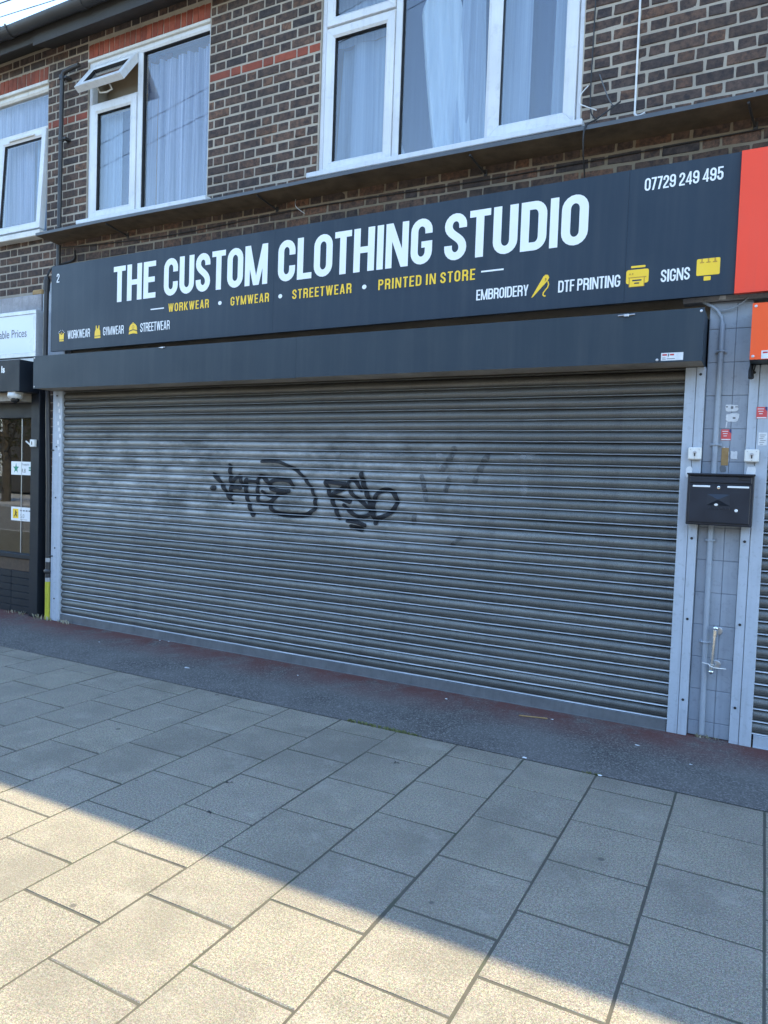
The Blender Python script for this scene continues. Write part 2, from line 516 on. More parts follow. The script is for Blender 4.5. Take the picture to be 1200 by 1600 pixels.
def leaf_mat(name, c, c2):
    k = N(name)
    r = k.n('ShaderNodeAttribute'); r.attribute_name = 'tint'
    k.set(k.mix(r.outputs['Fac'], c, c2), .6, 0, .3)
    return k.m
M['weed'] = leaf_mat('weed_leaf', (.08,.11,.03), (.22,.22,.09))
M['dry_weed'] = leaf_mat('dry_weed', (.16,.15,.07), (.50,.46,.36))
M['foliage'] = leaf_mat('foliage', (.045,.08,.02), (.15,.085,.03))
M['bark'] = paint('bark', (.09,.07,.05), None, .9)
M['leaf_dark'] = M['weed']

# ================================================================ THE GROUND
g = MB(); g.quad((-400,-400,-.16), (400,-400,-.16), (400,400,-.16), (-400,400,-.16))
structure(g.build('ground', M['concrete']))
g = MB(); g.box(-40, 40, -14.0, -6.2, -.155, -.125)
structure(g.build('road', M['asphalt']))
g = MB(); g.box(-40, 40, -20.0, -14.0, -.155, -.01)
structure(g.build('far_pavement', M['concrete']))
g = MB(); g.box(-40, 40, -.974, .12, -.15, -.002)
# a trench reinstatement: slightly raised patch edge
structure(g.build('asphalt_apron', M['asphalt']))
g = MB(); g.add([(.98,-.9745,.0012),(11,-.9745,.0012),(11,.0,.0012),(.62,.0,.0012)], [(0,1,2,3)])
structure(g.build('asphalt_patch', M['asphalt_new']))

pav = MB(); pav.box(-40, 40, -6.2, -.974, -.15, -.0024)
pavement = structure(pav.build('pavement', M['joint']))
kb = MB()
for i in range(40):
    kb.box(-18+i*.915, -18+i*.915+.905, -6.33, -6.205, -.15, -.004, .012)
kerb = structure(kb.build('kerb', M['concrete']))

SX0, SW, SL, SY0, SYE = .71, .399, .410, -.9544, -.976
def slab_mesh(lx, ly, seed):
    rn = random.Random(seed)
    m = MB(); m.box(-lx/2, lx/2, -ly/2, ly/2, -.045, 0, .0032)
    m.v = [(x + rn.uniform(-.0022, .0022), y + rn.uniform(-.0020, .0020), z) for x, y, z in m.v]
    return m.mesh('paving_slab', M['slab'], (0,0,0))
slab_cache = {}
cands = []
for i in range(-14, 30):
    xa, xb = SX0 + i*SW, SX0 + (i+1)*SW
    k = 0 if i % 2 else -1
    ys = [SYE]
    kk = 2 if i % 2 else 1
    while True:
        yy = SY0 - kk*SL/2
        if yy < -6.15: break
        ys.append(yy); kk += 2
    for a, b in zip(ys[:-1], ys[1:]):
        cands.append((xa, xb, a, b))
def slab_key(c):
    cx, cy = (c[0]+c[1])/2, (c[2]+c[3])/2
    vis = 0 if (cx > -1.2 and cx < 7.6 and cy > -4.6) else 1
    return (vis, (cx-5.0)**2 + (cy+2.3)**2)
cands.sort(key=slab_key)
rn = random.Random(3)
rest = MB()
for n, (xa, xb, ya, yb) in enumerate(cands):
    lx, ly = xb-xa-.0086, ya-yb-.0084
    cx, cy = (xa+xb)/2 + rn.uniform(-.0015,.0015), (ya+yb)/2 + rn.uniform(-.001,.001)
    dz = rn.uniform(-.0007, .0007)
    if n < 295:
        key = (round(lx, 3), round(ly, 3), n % 5)
        if key not in slab_cache: slab_cache[key] = slab_mesh(lx, ly, n)
        o = put('paving_slab', slab_cache[key], (cx, cy, dz), pavement)
        o.rotation_euler = (rn.uniform(-.0014,.0014), rn.uniform(-.0014,.0014), rn.uniform(-.003,.003))
    else:
        rest.box(cx-lx/2, cx+lx/2, cy-ly/2, cy+ly/2, -.045, dz)
o = rest.build('paving_slabs_further_off', M['slab'], pavement); o['kind'] = 'stuff'

# ================================================================ THE TERRACE
building = thing('terrace_building', 'long two-storey terrace of dark brown brick with white upstairs windows over the shops', 'building', (2.8, 2.5, 0))
YW = .10                                  # plane of the brick faces
WINS = [(-2.10, -.430, 3.93, 5.465), (.158, 1.700, 3.95, 5.525), (2.868, 4.980, 3.95, 5.525)]
wall = MB()
def wall_rects(x0, x1, z0, z1):
    xs = sorted({x0, x1, *[w[0] for w in WINS], *[w[1] for w in WINS]})
    for a, b in zip(xs[:-1], xs[1:]):
        hole = [w for w in WINS if w[0] <= a + 1e-6 and w[1] >= b - 1e-6]
        if hole:
            yield a, b, z0, hole[0][2]
            yield a, b, hole[0][3], z1
        else:
            yield a, b, z0, z1
for a, b, c, d in wall_rects(-12, 13, 2.62, 5.80):
    wall.box(a, b, YW+.004, .34, c, d)
brick_wall = wall.build('brick_wall', M['mortar'], building)

COURSE, PER = .081, .346
HEAD, STR = .103, .223
brick_mesh_cache = {}
def brick_mesh(lx, h, red=False, seed=0):
    key = (round(lx*200), round(h*500), red, seed)
    if key in brick_mesh_cache: return brick_mesh_cache[key]
    r_ = random.Random(hash(key) & 0xffff)
    m = MB(); m.tint = r_.random()
    m.box(-lx/2, lx/2, 0, .06, -h/2, h/2, .0045)
    m.v = [(x + r_.uniform(-.0035,.0035), y + (r_.uniform(-.0028,.0028) if y < .01 else 0), z + r_.uniform(-.0026,.0026)) for x, y, z in m.v]
    me = m.mesh('brick', M['red_brick'] if red else M['brick'])
    brick_mesh_cache[key] = me
    return me
bricks = []
rb = random.Random(11)
for kz in range(-17, 14):
    zc = 4.725 + (kz + .5)*COURSE
    z0b, z1b = zc - COURSE/2, zc + COURSE/2
    if z1b > 5.80: continue
    ph = 5.573 + (0 if kz % 2 == 0 else PER/2)
    # free intervals of this course
    iv = [(-3.0, 7.6)]
    cuts = [(w[0], w[1]) for w in WINS if z1b > w[2]+.03 and z0b < w[3]-.03]
    cuts += [(w[0]-.005, w[1]+.005) for w in WINS[:2] if z1b > w[3]-.01 and z0b < w[3]+.14]
    if z1b < 3.40: cuts += [(-.37, 7.6)]
    if z1b < 3.30: cuts += [(-3.0, 7.6)]
    for c in cuts:
        nv = []
        for a, b in iv:
            if c[1] <= a or c[0] >= b: nv.append((a, b)); continue
            if c[0] > a: nv.append((a, c[0]))
            if c[1] < b: nv.append((c[1], b))
        iv = nv
    for a, b in iv:
        e = ph + PER*math.floor((a-ph)/PER)
        edges = []
        while e < b:
            edges += [e, e + HEAD + .0115]
            e += PER
        es = [a] + [q for q in edges if a + .035 < q < b - .035] + [b]
        for p_, q_ in zip(es[:-1], es[1:]):
            L = q_ - p_
            if L > .27:            # merged sliver: split in two
                bricks.append((p_, p_+L*.62, zc)); bricks.append((p_+L*.62, q_, zc))
            else:
                bricks.append((p_, q_, zc))
camx, camy, camz = 6.218, -4.897, 1.538
def shows(b):
    x, z = (b[0]+b[1])/2, b[2]
    infr = -1.35 < x < 6.5 and z > 3.45 + (0 if x > -.3 else -.2) and z < 5.8 - max(0, (x-1.0))*.2
    return (0 if infr else 1, (x-camx)**2 + (z-camz)**2)
bricks.sort(key=shows)
far = MB(); far_red = MB()
for n, (a, b, zc) in enumerate(bricks):
    red = 4.96 < zc < 5.045
    j = .0140
    lx, h = b-a-j + rb.uniform(-.002,.002), COURSE - .0150 + rb.uniform(-.0025,.0015)
    x = (a+b)/2 + rb.uniform(-.002,.002)
    if n < 280:
        lq = round(lx*200)/200
        me = brick_mesh(lq, .0660, red, rb.randrange(6))
        o = put('brick', me, (x, YW + rb.uniform(-.0022,.0022), zc + rb.uniform(-.0018,.0018)), brick_wall)
        o.rotation_euler = (rb.uniform(-.012,.012), rb.uniform(-.005,.005), rb.uniform(-.012,.012))
    else:
        t = far_red if red else far
        t.tint = rb.random()
        me_y = YW + rb.uniform(-.0022,.0022)
        t.box(x-lx/2, x+lx/2, me_y, YW+.06, zc-h/2, zc+h/2, .004)
o = far.build('bricks_further_off', M['brick'], brick_wall); o['kind'] = 'stuff'
o = far_red.build('red_bricks_further_off', M['red_brick'], brick_wall); o['kind'] = 'stuff'
# soldier courses of red brick above the windows
for (wx0, wx1, wz0, wz1), nb in ((WINS[0], 24), (WINS[1], 22)):
    pit = (wx1-wx0)/nb
    for i in range(nb):
        me = brick_mesh(round((pit-.007)*200)/200, .134, True, i % 5)
        o = put('brick', me, (wx0 + pit*(i+.5), YW - .001 + rb.uniform(-.002,.002), wz1 + .004 + .068), brick_wall)
        o.rotation_euler = (0, rb.uniform(-.02,.02), 0)

# roof, fascia, soffit and gutter
rf = MB()
rf.add([(-12,-.17,5.90),(13,-.17,5.90),(13,4.6,9.15),(-12,4.6,9.15),(-12,-.17,5.84),(13,-.17,5.84),(13,4.6,9.05),(-12,4.6,9.05)],
       [(0,1,2,3),(7,6,5,4),(0,4,5,1),(1,5,6,2),(2,6,7,3),(3,7,4,0)])
rf.add([(-12,4.6,9.15),(13,4.6,9.15),(13,9.4,5.9),(-12,9.4,5.9)], [(0,1,2,3)])
rf.build('roof', M['roof'], building)
sf = MB()
sf.add([(-.36,-.13,5.665),(13,-.13,5.665),(13,.12,5.765),(-.36,.12,5.765),(-.36,-.13,5.90),(13,-.13,5.90),(13,.12,5.90),(-.36,.12,5.90)],
       [(0,3,2,1),(0,1,5,4),(3,0,4,7),(4,5,6,7)])
sf.build('soffit', M['soffit'], building)
sf = MB()
sf.box(-12, -.36, -.12, -.10, 5.70, 5.90)
sf.box(-12, -.36, -.10, .12, 5.815, 5.83)
sf.build('fascia_board', M['soffit'], building)
gt = MB()
GY, GZ, GR = -.205, 5.835, .066
nseg = 12
ring_o = [(GY + GR*math.cos(math.pi + math.pi*i/nseg), GZ + GR*math.sin(math.pi + math.pi*i/nseg)) for i in range(nseg+1)]
ring_i = [(GY + (GR-.006)*math.cos(math.pi + math.pi*i/nseg), GZ + (GR-.006)*math.sin(math.pi + math.pi*i/nseg)) for i in range(nseg, -1, -1)]
ring = ring_o + ring_i
def ring_extrude(mb, ring, x0, x1, z0=0, z1=0):
    n = len(ring)
    mb.add([(x0, y, z+z0) for y, z in ring] + [(x1, y, z+z1) for y, z in ring],
           [(i, (i+1) % n, n+(i+1) % n, n+i) for i in range(n)] + [tuple(range(n-1,-1,-1)), tuple(range(n, 2*n))])
ring_extrude(gt, ring, -12, 13)
gutter = gt.build('gutter', M['plastic_black'], building, smooth=True)
for x in (-.62, .42, 1.9, -2.2):
    m = MB()
    rr = GR + .008
    rg = [(GY + rr*math.cos(math.pi + math.pi*i/nseg), GZ + rr*math.sin(math.pi + math.pi*i/nseg)) for i in range(nseg+1)]
    rg += [(GY + (rr-.007)*math.cos(math.pi + math.pi*i/nseg), GZ + (rr-.007)*math.sin(math.pi + math.pi*i/nseg)) for i in range(nseg, -1, -1)]
    ring_extrude(m, rg, x-.05, x+.05)
    m.box(x-.05, x-.035, GY-rr-.004, GY-rr+.012, GZ-.02, GZ+.012)
    m.box(x+.035, x+.05, GY-rr-.004, GY-rr+.012, GZ-.02, GZ+.012)
    m.build('union_clip', M['plastic_black'], gutter)
# rooms behind the windows and the body of the terrace
rm = MB()
rm.box(-12, 13, .35, 3.6, 2.9, 5.78)
rm.box(-12, 13, 3.7, 9.2, -.1, 5.9)
rm.build('rooms', M['room'], building)
bk = MB()
bk.box(-.30, 13, .13, .5, 0, 2.62)
bk.build('ground_floor_core', M['black_dark'], building)

# ---------------------------------------------------------------- windows
def side_frame(mb, x0, x1, z0, z1, w, yf, yb, ch=.014, sl=.012, gap=.0007):
    """four mitred bars with a sloped glazing bead; w is one width or (left, right, bottom, top)"""
    wl, wr, wb, wtp = (w, w, w, w) if not isinstance(w, tuple) else w
    prof = [(0, yb), (0, yf+.003), (.03, yf), (1-.25, yf), (1, yf+sl), (1, yb)]
    def corner(t, cx, cz):
        return ((x0 + wl*t) if cx == 0 else (x1 - wr*t), (z0 + wb*t) if cz == 0 else (z1 - wtp*t))
    for (c0, c1, dx, dz) in (((0,0),(1,0),1,0), ((1,0),(1,1),0,1), ((1,1),(0,1),-1,0), ((0,1),(0,0),0,-1)):
        A, B = [], []
        for t, y in prof:
            xa, za = corner(t, *c0); xb, zb = corner(t, *c1)
            A.append((xa + dx*gap, y, za + dz*gap)); B.append((xb - dx*gap, y, zb - dz*gap))
        n = len(prof)
        mb.add(A + B, [(i, i+1, n+i+1, n+i) for i in range(n-1)] + [tuple(range(n-1,-1,-1)), tuple(range(n, 2*n))])
def rot_x(mb, py, pz, ang, start=0):
    c, s_ = math.cos(ang), math.sin(ang)
    mb.v[start:] = [(x, py + (y-py)*c - (z-pz)*s_, pz + (y-py)*s_ + (z-pz)*c) for x, y, z in mb.v[start:]]
def pane(x0, x1, z0, z1, y, parent, rot=None, name='pane'):
    m = MB(); m.box(x0, x1, y, y+.004, z0, z1)
    m2 = MB(); m2.v = list(m.v); m2.f = list(m.f); m2.t = list(m.t)
    if rot: rot_x(m2, *rot)
    return m2.build(name, M['glass'], parent)

YF = .118
def window_root(x0, x1, z0): return put('window', None, ((x0+x1)/2, .15, z0), building)

# middle window, with its small top light standing open
w1 = window_root(.158, 1.70, 3.95)
fr = MB()
side_frame(fr, .160, 1.698, 3.968, 5.522, (.034, .020, .028, .078), YF, .185)
fr.box(.812, .872, YF-.003, .18, 3.990, 5.446, .004)
fr.box(.194, .812, YF+.003, .178, 5.078, 5.100, .004)
fr.build('frame', M['pvc'], w1)
hb = MB(); hb.box(.150, 1.70, .096, .20, 5.500, 5.530, .004); hb.build('head_trim', M['pvc_old'], w1)
sa = MB(); side_frame(sa, .196, .808, 3.984, 5.078, .083, YF-.016, .15); sa.build('sash', M['pvc'], w1)
pane(.279, .725, 4.067, 4.995, .135, w1)
pane(.872, 1.682, 3.994, 5.444, .150, w1)
HV = (YF+.0, 5.445, R(-35))
sv = MB(); side_frame(sv, .196, .808, 5.098, 5.445, .062, YF-.016, YF+.045); rot_x(sv, *HV)
sv.build('vent_sash', M['pvc'], w1)
pane(.258, .746, 5.160, 5.383, YF+.01, w1, HV)
gk = MB(); side_frame(gk, .256, .748, 5.158, 5.385, .006, YF-.006, YF+.03); rot_x(gk, *HV); gk.build('gasket', M['gasket'], w1)
hd = MB(); hd.tube([(.42, YF+.06, 5.135), (.42, YF+.105, 5.125), (.50, YF+.115, 5.122), (.58, YF+.105, 5.125), (.58, YF+.06, 5.135)], .008, 8); rot_x(hd, *HV)
hd.build('handle', M['pvc_old'], w1)
for xs in (.215, .790):
    st = MB(); a = math.radians(35)
    st.tube([(xs, .135, 5.40), (xs, .118-.20*math.sin(a)*.9, 5.445-.24*math.cos(a))], .006, 6)
    st.build('friction_stay', M['zinc'], w1)
gk = MB(); side_frame(gk, .277, .727, 4.065, 4.997, .004, YF-.003, .15); side_frame(gk, .870, 1.684, 3.992, 5.446, .004, .128, .17)
gk.build('gasket', M['gasket'], w1)
sl_ = MB(); sl_.box(.110, 1.760, .018, .16, 3.925, 3.966, .005); sl_.build('sill', M['pvc'], w1)

# right-hand big window
w2 = window_root(2.868, 4.98, 3.95)
fr = MB()
side_frame(fr, 2.870, 4.978, 3.982, 5.522, (.046, .036, .022, .07), YF, .185)
fr.box(3.535, 3.590, YF-.002, .18, 4.004, 5.452, .004)
fr.box(4.290, 4.312, YF-.002, .18, 4.004, 5.452, .004)
fr.box(2.916, 3.535, YF+.004, .178, 5.122, 5.142, .004)
fr.build('frame', M['pvc'], w2)
sa = MB(); side_frame(sa, 2.918, 3.533, 4.000, 5.122, .076, YF-.016, .15); sa.build('sash', M['pvc'], w2)
sa = MB(); side_frame(sa, 2.918, 3.533, 5.142, 5.452, .072, YF-.016, .15); sa.build('vent_sash', M['pvc'], w2)
sa = MB(); side_frame(sa, 4.312, 4.942, 4.006, 5.452, .086, YF-.016, .15); sa.build('sash', M['pvc'], w2)
pane(2.994, 3.457, 4.076, 5.046, .135, w2)
pane(2.990, 3.461, 5.214, 5.380, .135, w2)
pane(3.590, 4.290, 4.006, 5.452, .150, w2)
pane(4.398, 4.856, 4.092, 5.366, .135, w2)
gk = MB()
for q in ((2.992,3.459,4.074,5.048,.115), (2.988,3.463,5.212,5.382,.115), (3.588,4.292,4.004,5.454,.128), (4.396,4.858,4.090,5.368,.115)):
    side_frame(gk, q[0], q[1], q[2], q[3], .004, q[4], .17)
gk.build('gasket', M['gasket'], w2)
sl_ = MB(); sl_.box(2.815, 5.015, .018, .16, 3.940, 3.982, .005); sl_.build('sill', M['pvc'], w2)
hb = MB(); hb.box(2.868, 4.98, .100, .20, 5.505, 5.530, .004); hb.build('head_trim', M['pvc_old'], w2)

# left window of the next house, lower sash pushed out at the foot
w0 = window_root(-2.10, -.43, 3.93)
fr = MB()
side_frame(fr, -2.098, -.432, 3.950, 5.462, (.03, .018, .03, .085), YF, .185)
fr.box(-2.07, -.45, YF-.002, .18, 5.000, 5.030, .004)
fr.box(-1.235, -1.195, YF-.002, .18, 3.98, 5.000, .004)
fr.build('frame', M['pvc_old'], w0)
hb = MB(); hb.box(-2.10, -.43, .092, .20, 5.435, 5.470, .004); hb.build('head_trim', M['pvc_old'], w0)
pane(-2.065, -.452, 5.030, 5.378, .150, w0)
pane(-2.065, -1.235, 3.98, 5.0, .150, w0)
H0 = (YF, 5.0, R(-3.6))
sv = MB(); side_frame(sv, -1.193, -.455, 3.975, 4.998, .075, YF-.018, YF+.045); rot_x(sv, *H0); sv.build('sash', M['pvc'], w0)
pane(-1.118, -.530, 4.050, 4.923, YF+.008, w0, H0)
gk = MB(); side_frame(gk, -1.120, -.528, 4.048, 4.925, .006, YF-.006, YF+.03); rot_x(gk, *H0); gk.build('gasket', M['gasket'], w0)
tv = MB(); tv.box(-1.02, -.62, YF-.034, YF-.014, 4.945, 4.966, .004); rot_x(tv, *H0); tv.build('trickle_vent', M['pvc_old'], w0)
sl_ = MB(); sl_.box(-2.15, -.40, .000, .16, 3.885, 3.945, .006); sl_.build('sill', M['pvc_old'], w0)

# ---------------------------------------------------------------- curtains
def curtain(x0, x1, z0, z1, y, amp, waves, seed, pinch=None, nx=90, nz=16):
    r_ = random.Random(seed)
    ph = [r_.uniform(0, 6.28) for _ in range(4)]
    fr_ = [waves, waves*1.7 + r_.uniform(0, 1), waves*.45, waves*3.1]
    m = MB()
    vs_ = []
    for j in range(nz+1):
        t = j/nz
        z = z0 + (z1-z0)*t
        for i in range(nx+1):
            u = i/nx
            x = x0 + (x1-x0)*u
            if pinch: x = pinch(x, z, u, t)
            s_ = 1 - .35*t
            d = amp*s_*(math.sin(2*math.pi*fr_[0]*u + ph[0] + .4*math.sin(3*t)) * .6 + .35*math.sin(2*math.pi*fr_[1]*u + ph[1]) + .4*math.sin(2*math.pi*fr_[2]*u + ph[2] + t) + .12*math.sin(2*math.pi*fr_[3]*u + ph[3]))
            vs_.append((x, y + d, z))
    fs = [(j*(nx+1)+i, j*(nx+1)+i+1, (j+1)*(nx+1)+i+1, (j+1)*(nx+1)+i) for j in range(nz) for i in range(nx)]
    m.add(vs_, fs)
    return m
def hang(m, name, mat_, label, cat):
    return tag(m.build(name, mat_, None, smooth=True), label, cat)
hang(curtain(.80, 1.74, 3.97, 5.40, .250, .052, 8, 1, nx=150), 'net_curtain', M['net'], 'white pleated net curtain in the right pane of the middle upstairs window', 'curtain')
hang(curtain(.16, .50, 3.97, 5.02, .232, .012, 3, 2, nx=40), 'roller_blind', M['drape'], 'narrow pale curtain edge behind the left pane of the middle upstairs window', 'curtain')
hang(curtain(.30, .80, 3.97, 5.04, .262, .006, 1.2, 3, nx=40), 'window_blind', M['blind'], 'plain blue-grey blind behind the lower left sash of the middle window', 'blind')
hang(curtain(.62, 1.05, 3.97, 5.5, .300, .030, 4, 4, nx=50), 'brown_curtain', M['brown_cloth'], 'brown curtain seen through the open top light of the middle window', 'curtain')
hang(curtain(-2.1, -.42, 5.0, 5.42, .228, .028, 18, 5, nx=160, nz=6), 'net_valance', M['net'], 'gathered white net curtain behind the long top pane of the far left window', 'curtain')
hang(curtain(-1.30, -.80, 3.95, 5.0, .240, .028, 4, 6), 'net_curtain', M['net'], 'white net curtain hanging at the left of the far left window sash', 'curtain')
hang(curtain(-.78, -.44, 3.95, 5.0, .240, .030, 2, 7), 'drawn_curtain', M['drape'], 'broad white curtain panel at the right of the far left window sash', 'curtain')
def fan(x, z, u, t):
    c = 3.31 + (u-.5)*.62
    return c + (u-.5)*.10*(1-t)
hang(curtain(2.90, 3.56, 3.97, 5.03, .250, .050, 1.3, 8, pinch=lambda x, z, u, t: 3.23 + (u-.5)*(.62 - .12*t)), 'draped_curtain', M['drape'], 'white curtain with two deep folds in the lower left sash of the big window', 'curtain')
hang(curtain(2.90, 3.56, 5.03, 5.5, .236, .012, 3, 9, nz=6), 'draped_curtain', M['drape'], 'white curtain behind the small top light of the big window', 'curtain')
def dress(x, z, u, t):
    zz = z - 3.97
    L = 3.86 - .16*min(1, zz/1.2)**.8 + (.16 if zz > 1.15 else 0)*min(1, (zz-1.15)/.3)
    Rr = 4.15 - .115*min(1, zz/1.1) - (.10*min(1, (zz-1.1)/.4) if zz > 1.1 else 0)
    return L + (Rr-L)*u
hang(curtain(3.7, 4.15, 3.97, 5.5, .232, .045, 1.2, 10, pinch=dress, nx=50, nz=30), 'gathered_drape', M['silk'], 'bright white drape gathered at the top in the middle pane of the big window', 'curtain')
hang(curtain(3.98, 4.28, 3.97, 5.5, .232, .016, 1.6, 13, pinch=lambda x, z, u, t: 4.13 + (u-.5)*(.26 - .1*t), nx=30), 'side_curtain', M['drape'], 'second fold of white curtain right of the gathered drape', 'curtain')
hang(curtain(3.52, 3.66, 3.97, 4.22, .215, .010, 1, 14, pinch=lambda x, z, u, t: 3.54 + u*(.10*(1-t)+.004), nx=14, nz=6), 'curtain_corner', M['drape'], 'small white curtain corner at the foot of the middle pane of the big window', 'curtain')
hang(curtain(3.40, 4.42, 3.97, 5.5, .300, .008, 2, 11), 'blue_backcloth', M['blind'], 'plain blue-grey cloth behind the gathered drape in the big window', 'curtain')
hang(curtain(4.33, 4.585, 3.97, 5.5, .225, .012, 1.1, 12, nx=30), 'pale_curtain', M['drape'], 'pale curtain panel at the left of the right-hand sash of the big window', 'curtain')
hang(curtain(4.40, 5.00, 3.97, 5.5, .310, .008, 2, 15, nx=30), 'blue_blind', M['blind'], 'deep blue-grey blind in the right-hand sash of the big window', 'blind')
hang(curtain(4.735, 4.96, 3.97, 5.5, .235, .018, 1.8, 16, pinch=lambda x, z, u, t: 4.86 + (u-.5)*(.25 - .03*t), nx=30), 'folded_curtain', M['drape'], 'folded white curtain against the right edge of the big window', 'curtain')

# ---------------------------------------------------------------- ledge (flashing canopy) under the sills
ledge = thing('flashing_ledge', 'thin slate-coloured ledge running along the brickwork under the upstairs sills', 'ledge', (3.6, -.02, 3.84))
lm = MB()
def ledge_pt(x, y, dz=0):
    z = 3.838 + .012*min(1, max(0, (x+.3)/3.5)) + .004*math.sin(x*2.1)
    z += (y+.15)*.22
    return (x, y, z+dz)
xs = [-.255 + i*(7.9/40) for i in range(41)]
top, und = MB(), MB()
for a, b in zip(xs[:-1], xs[1:]):
    top.quad(ledge_pt(a,-.15), ledge_pt(b,-.15), ledge_pt(b,.102), ledge_pt(a,.102))
    top.quad(ledge_pt(a,-.15,-.026), ledge_pt(b,-.15,-.026), ledge_pt(b,-.15), ledge_pt(a,-.15))
    und.quad(ledge_pt(a,.100,-.090), ledge_pt(b,.100,-.090), ledge_pt(b,-.149,-.026), ledge_pt(a,-.149,-.026))
top.quad(ledge_pt(-.255,.102,-.09), ledge_pt(-.255,-.15,-.026), ledge_pt(-.255,-.15), ledge_pt(-.255,.102))
top.build('lead_sheet', M['lead'], ledge)
und.build('underside', M['lead_under'], ledge)
for x in (2.46, 4.30, 6.03, .72):
    b = MB()
    b.tube([(x-.015,-.13,3.808),(x,.0,3.785),(x+.02,.10,3.762)], .008, 8)
    b.box(x+.008, x+.034, .092, .101, 3.745, 3.79, .002)
    b.build('bracket', M['black_pipe'], ledge)

# ================================================================ LETTERING
def arc(cx, cz, rx, rz, a0, a1, n=8):
    return [(cx + rx*math.cos(R(a0 + (a1-a0)*i/n)), cz + rz*math.sin(R(a0 + (a1-a0)*i/n))) for i in range(n+1)]
def ribbon2d(pts, w, closed=False):
    """quads of a stroked polyline with mitred joints"""
    n = len(pts)
    Lp, Rp = [], []
    for i in range(n):
        p = Vector(pts[i])
        if closed:
            a, b = Vector(pts[i-1]), Vector(pts[(i+1) % n])
        else:
            a, b = Vector(pts[max(i-1, 0)]), Vector(pts[min(i+1, n-1)])
        d0 = (p-a).normalized() if (p-a).length > 1e-9 else (b-p).normalized()
        d1 = (b-p).normalized() if (b-p).length > 1e-9 else d0
        t = (d0+d1)
        t = t.normalized() if t.length > 1e-6 else d0
        nn = Vector((-t.y, t.x))
        k = max(.35, nn.dot(Vector((-d0.y, d0.x))))
        Lp.append(p + nn*(w/2/k)); Rp.append(p - nn*(w/2/k))
    m = n if closed else n-1
    return [[Rp[i], Rp[(i+1) % n], Lp[(i+1) % n], Lp[i]] for i in range(m)]

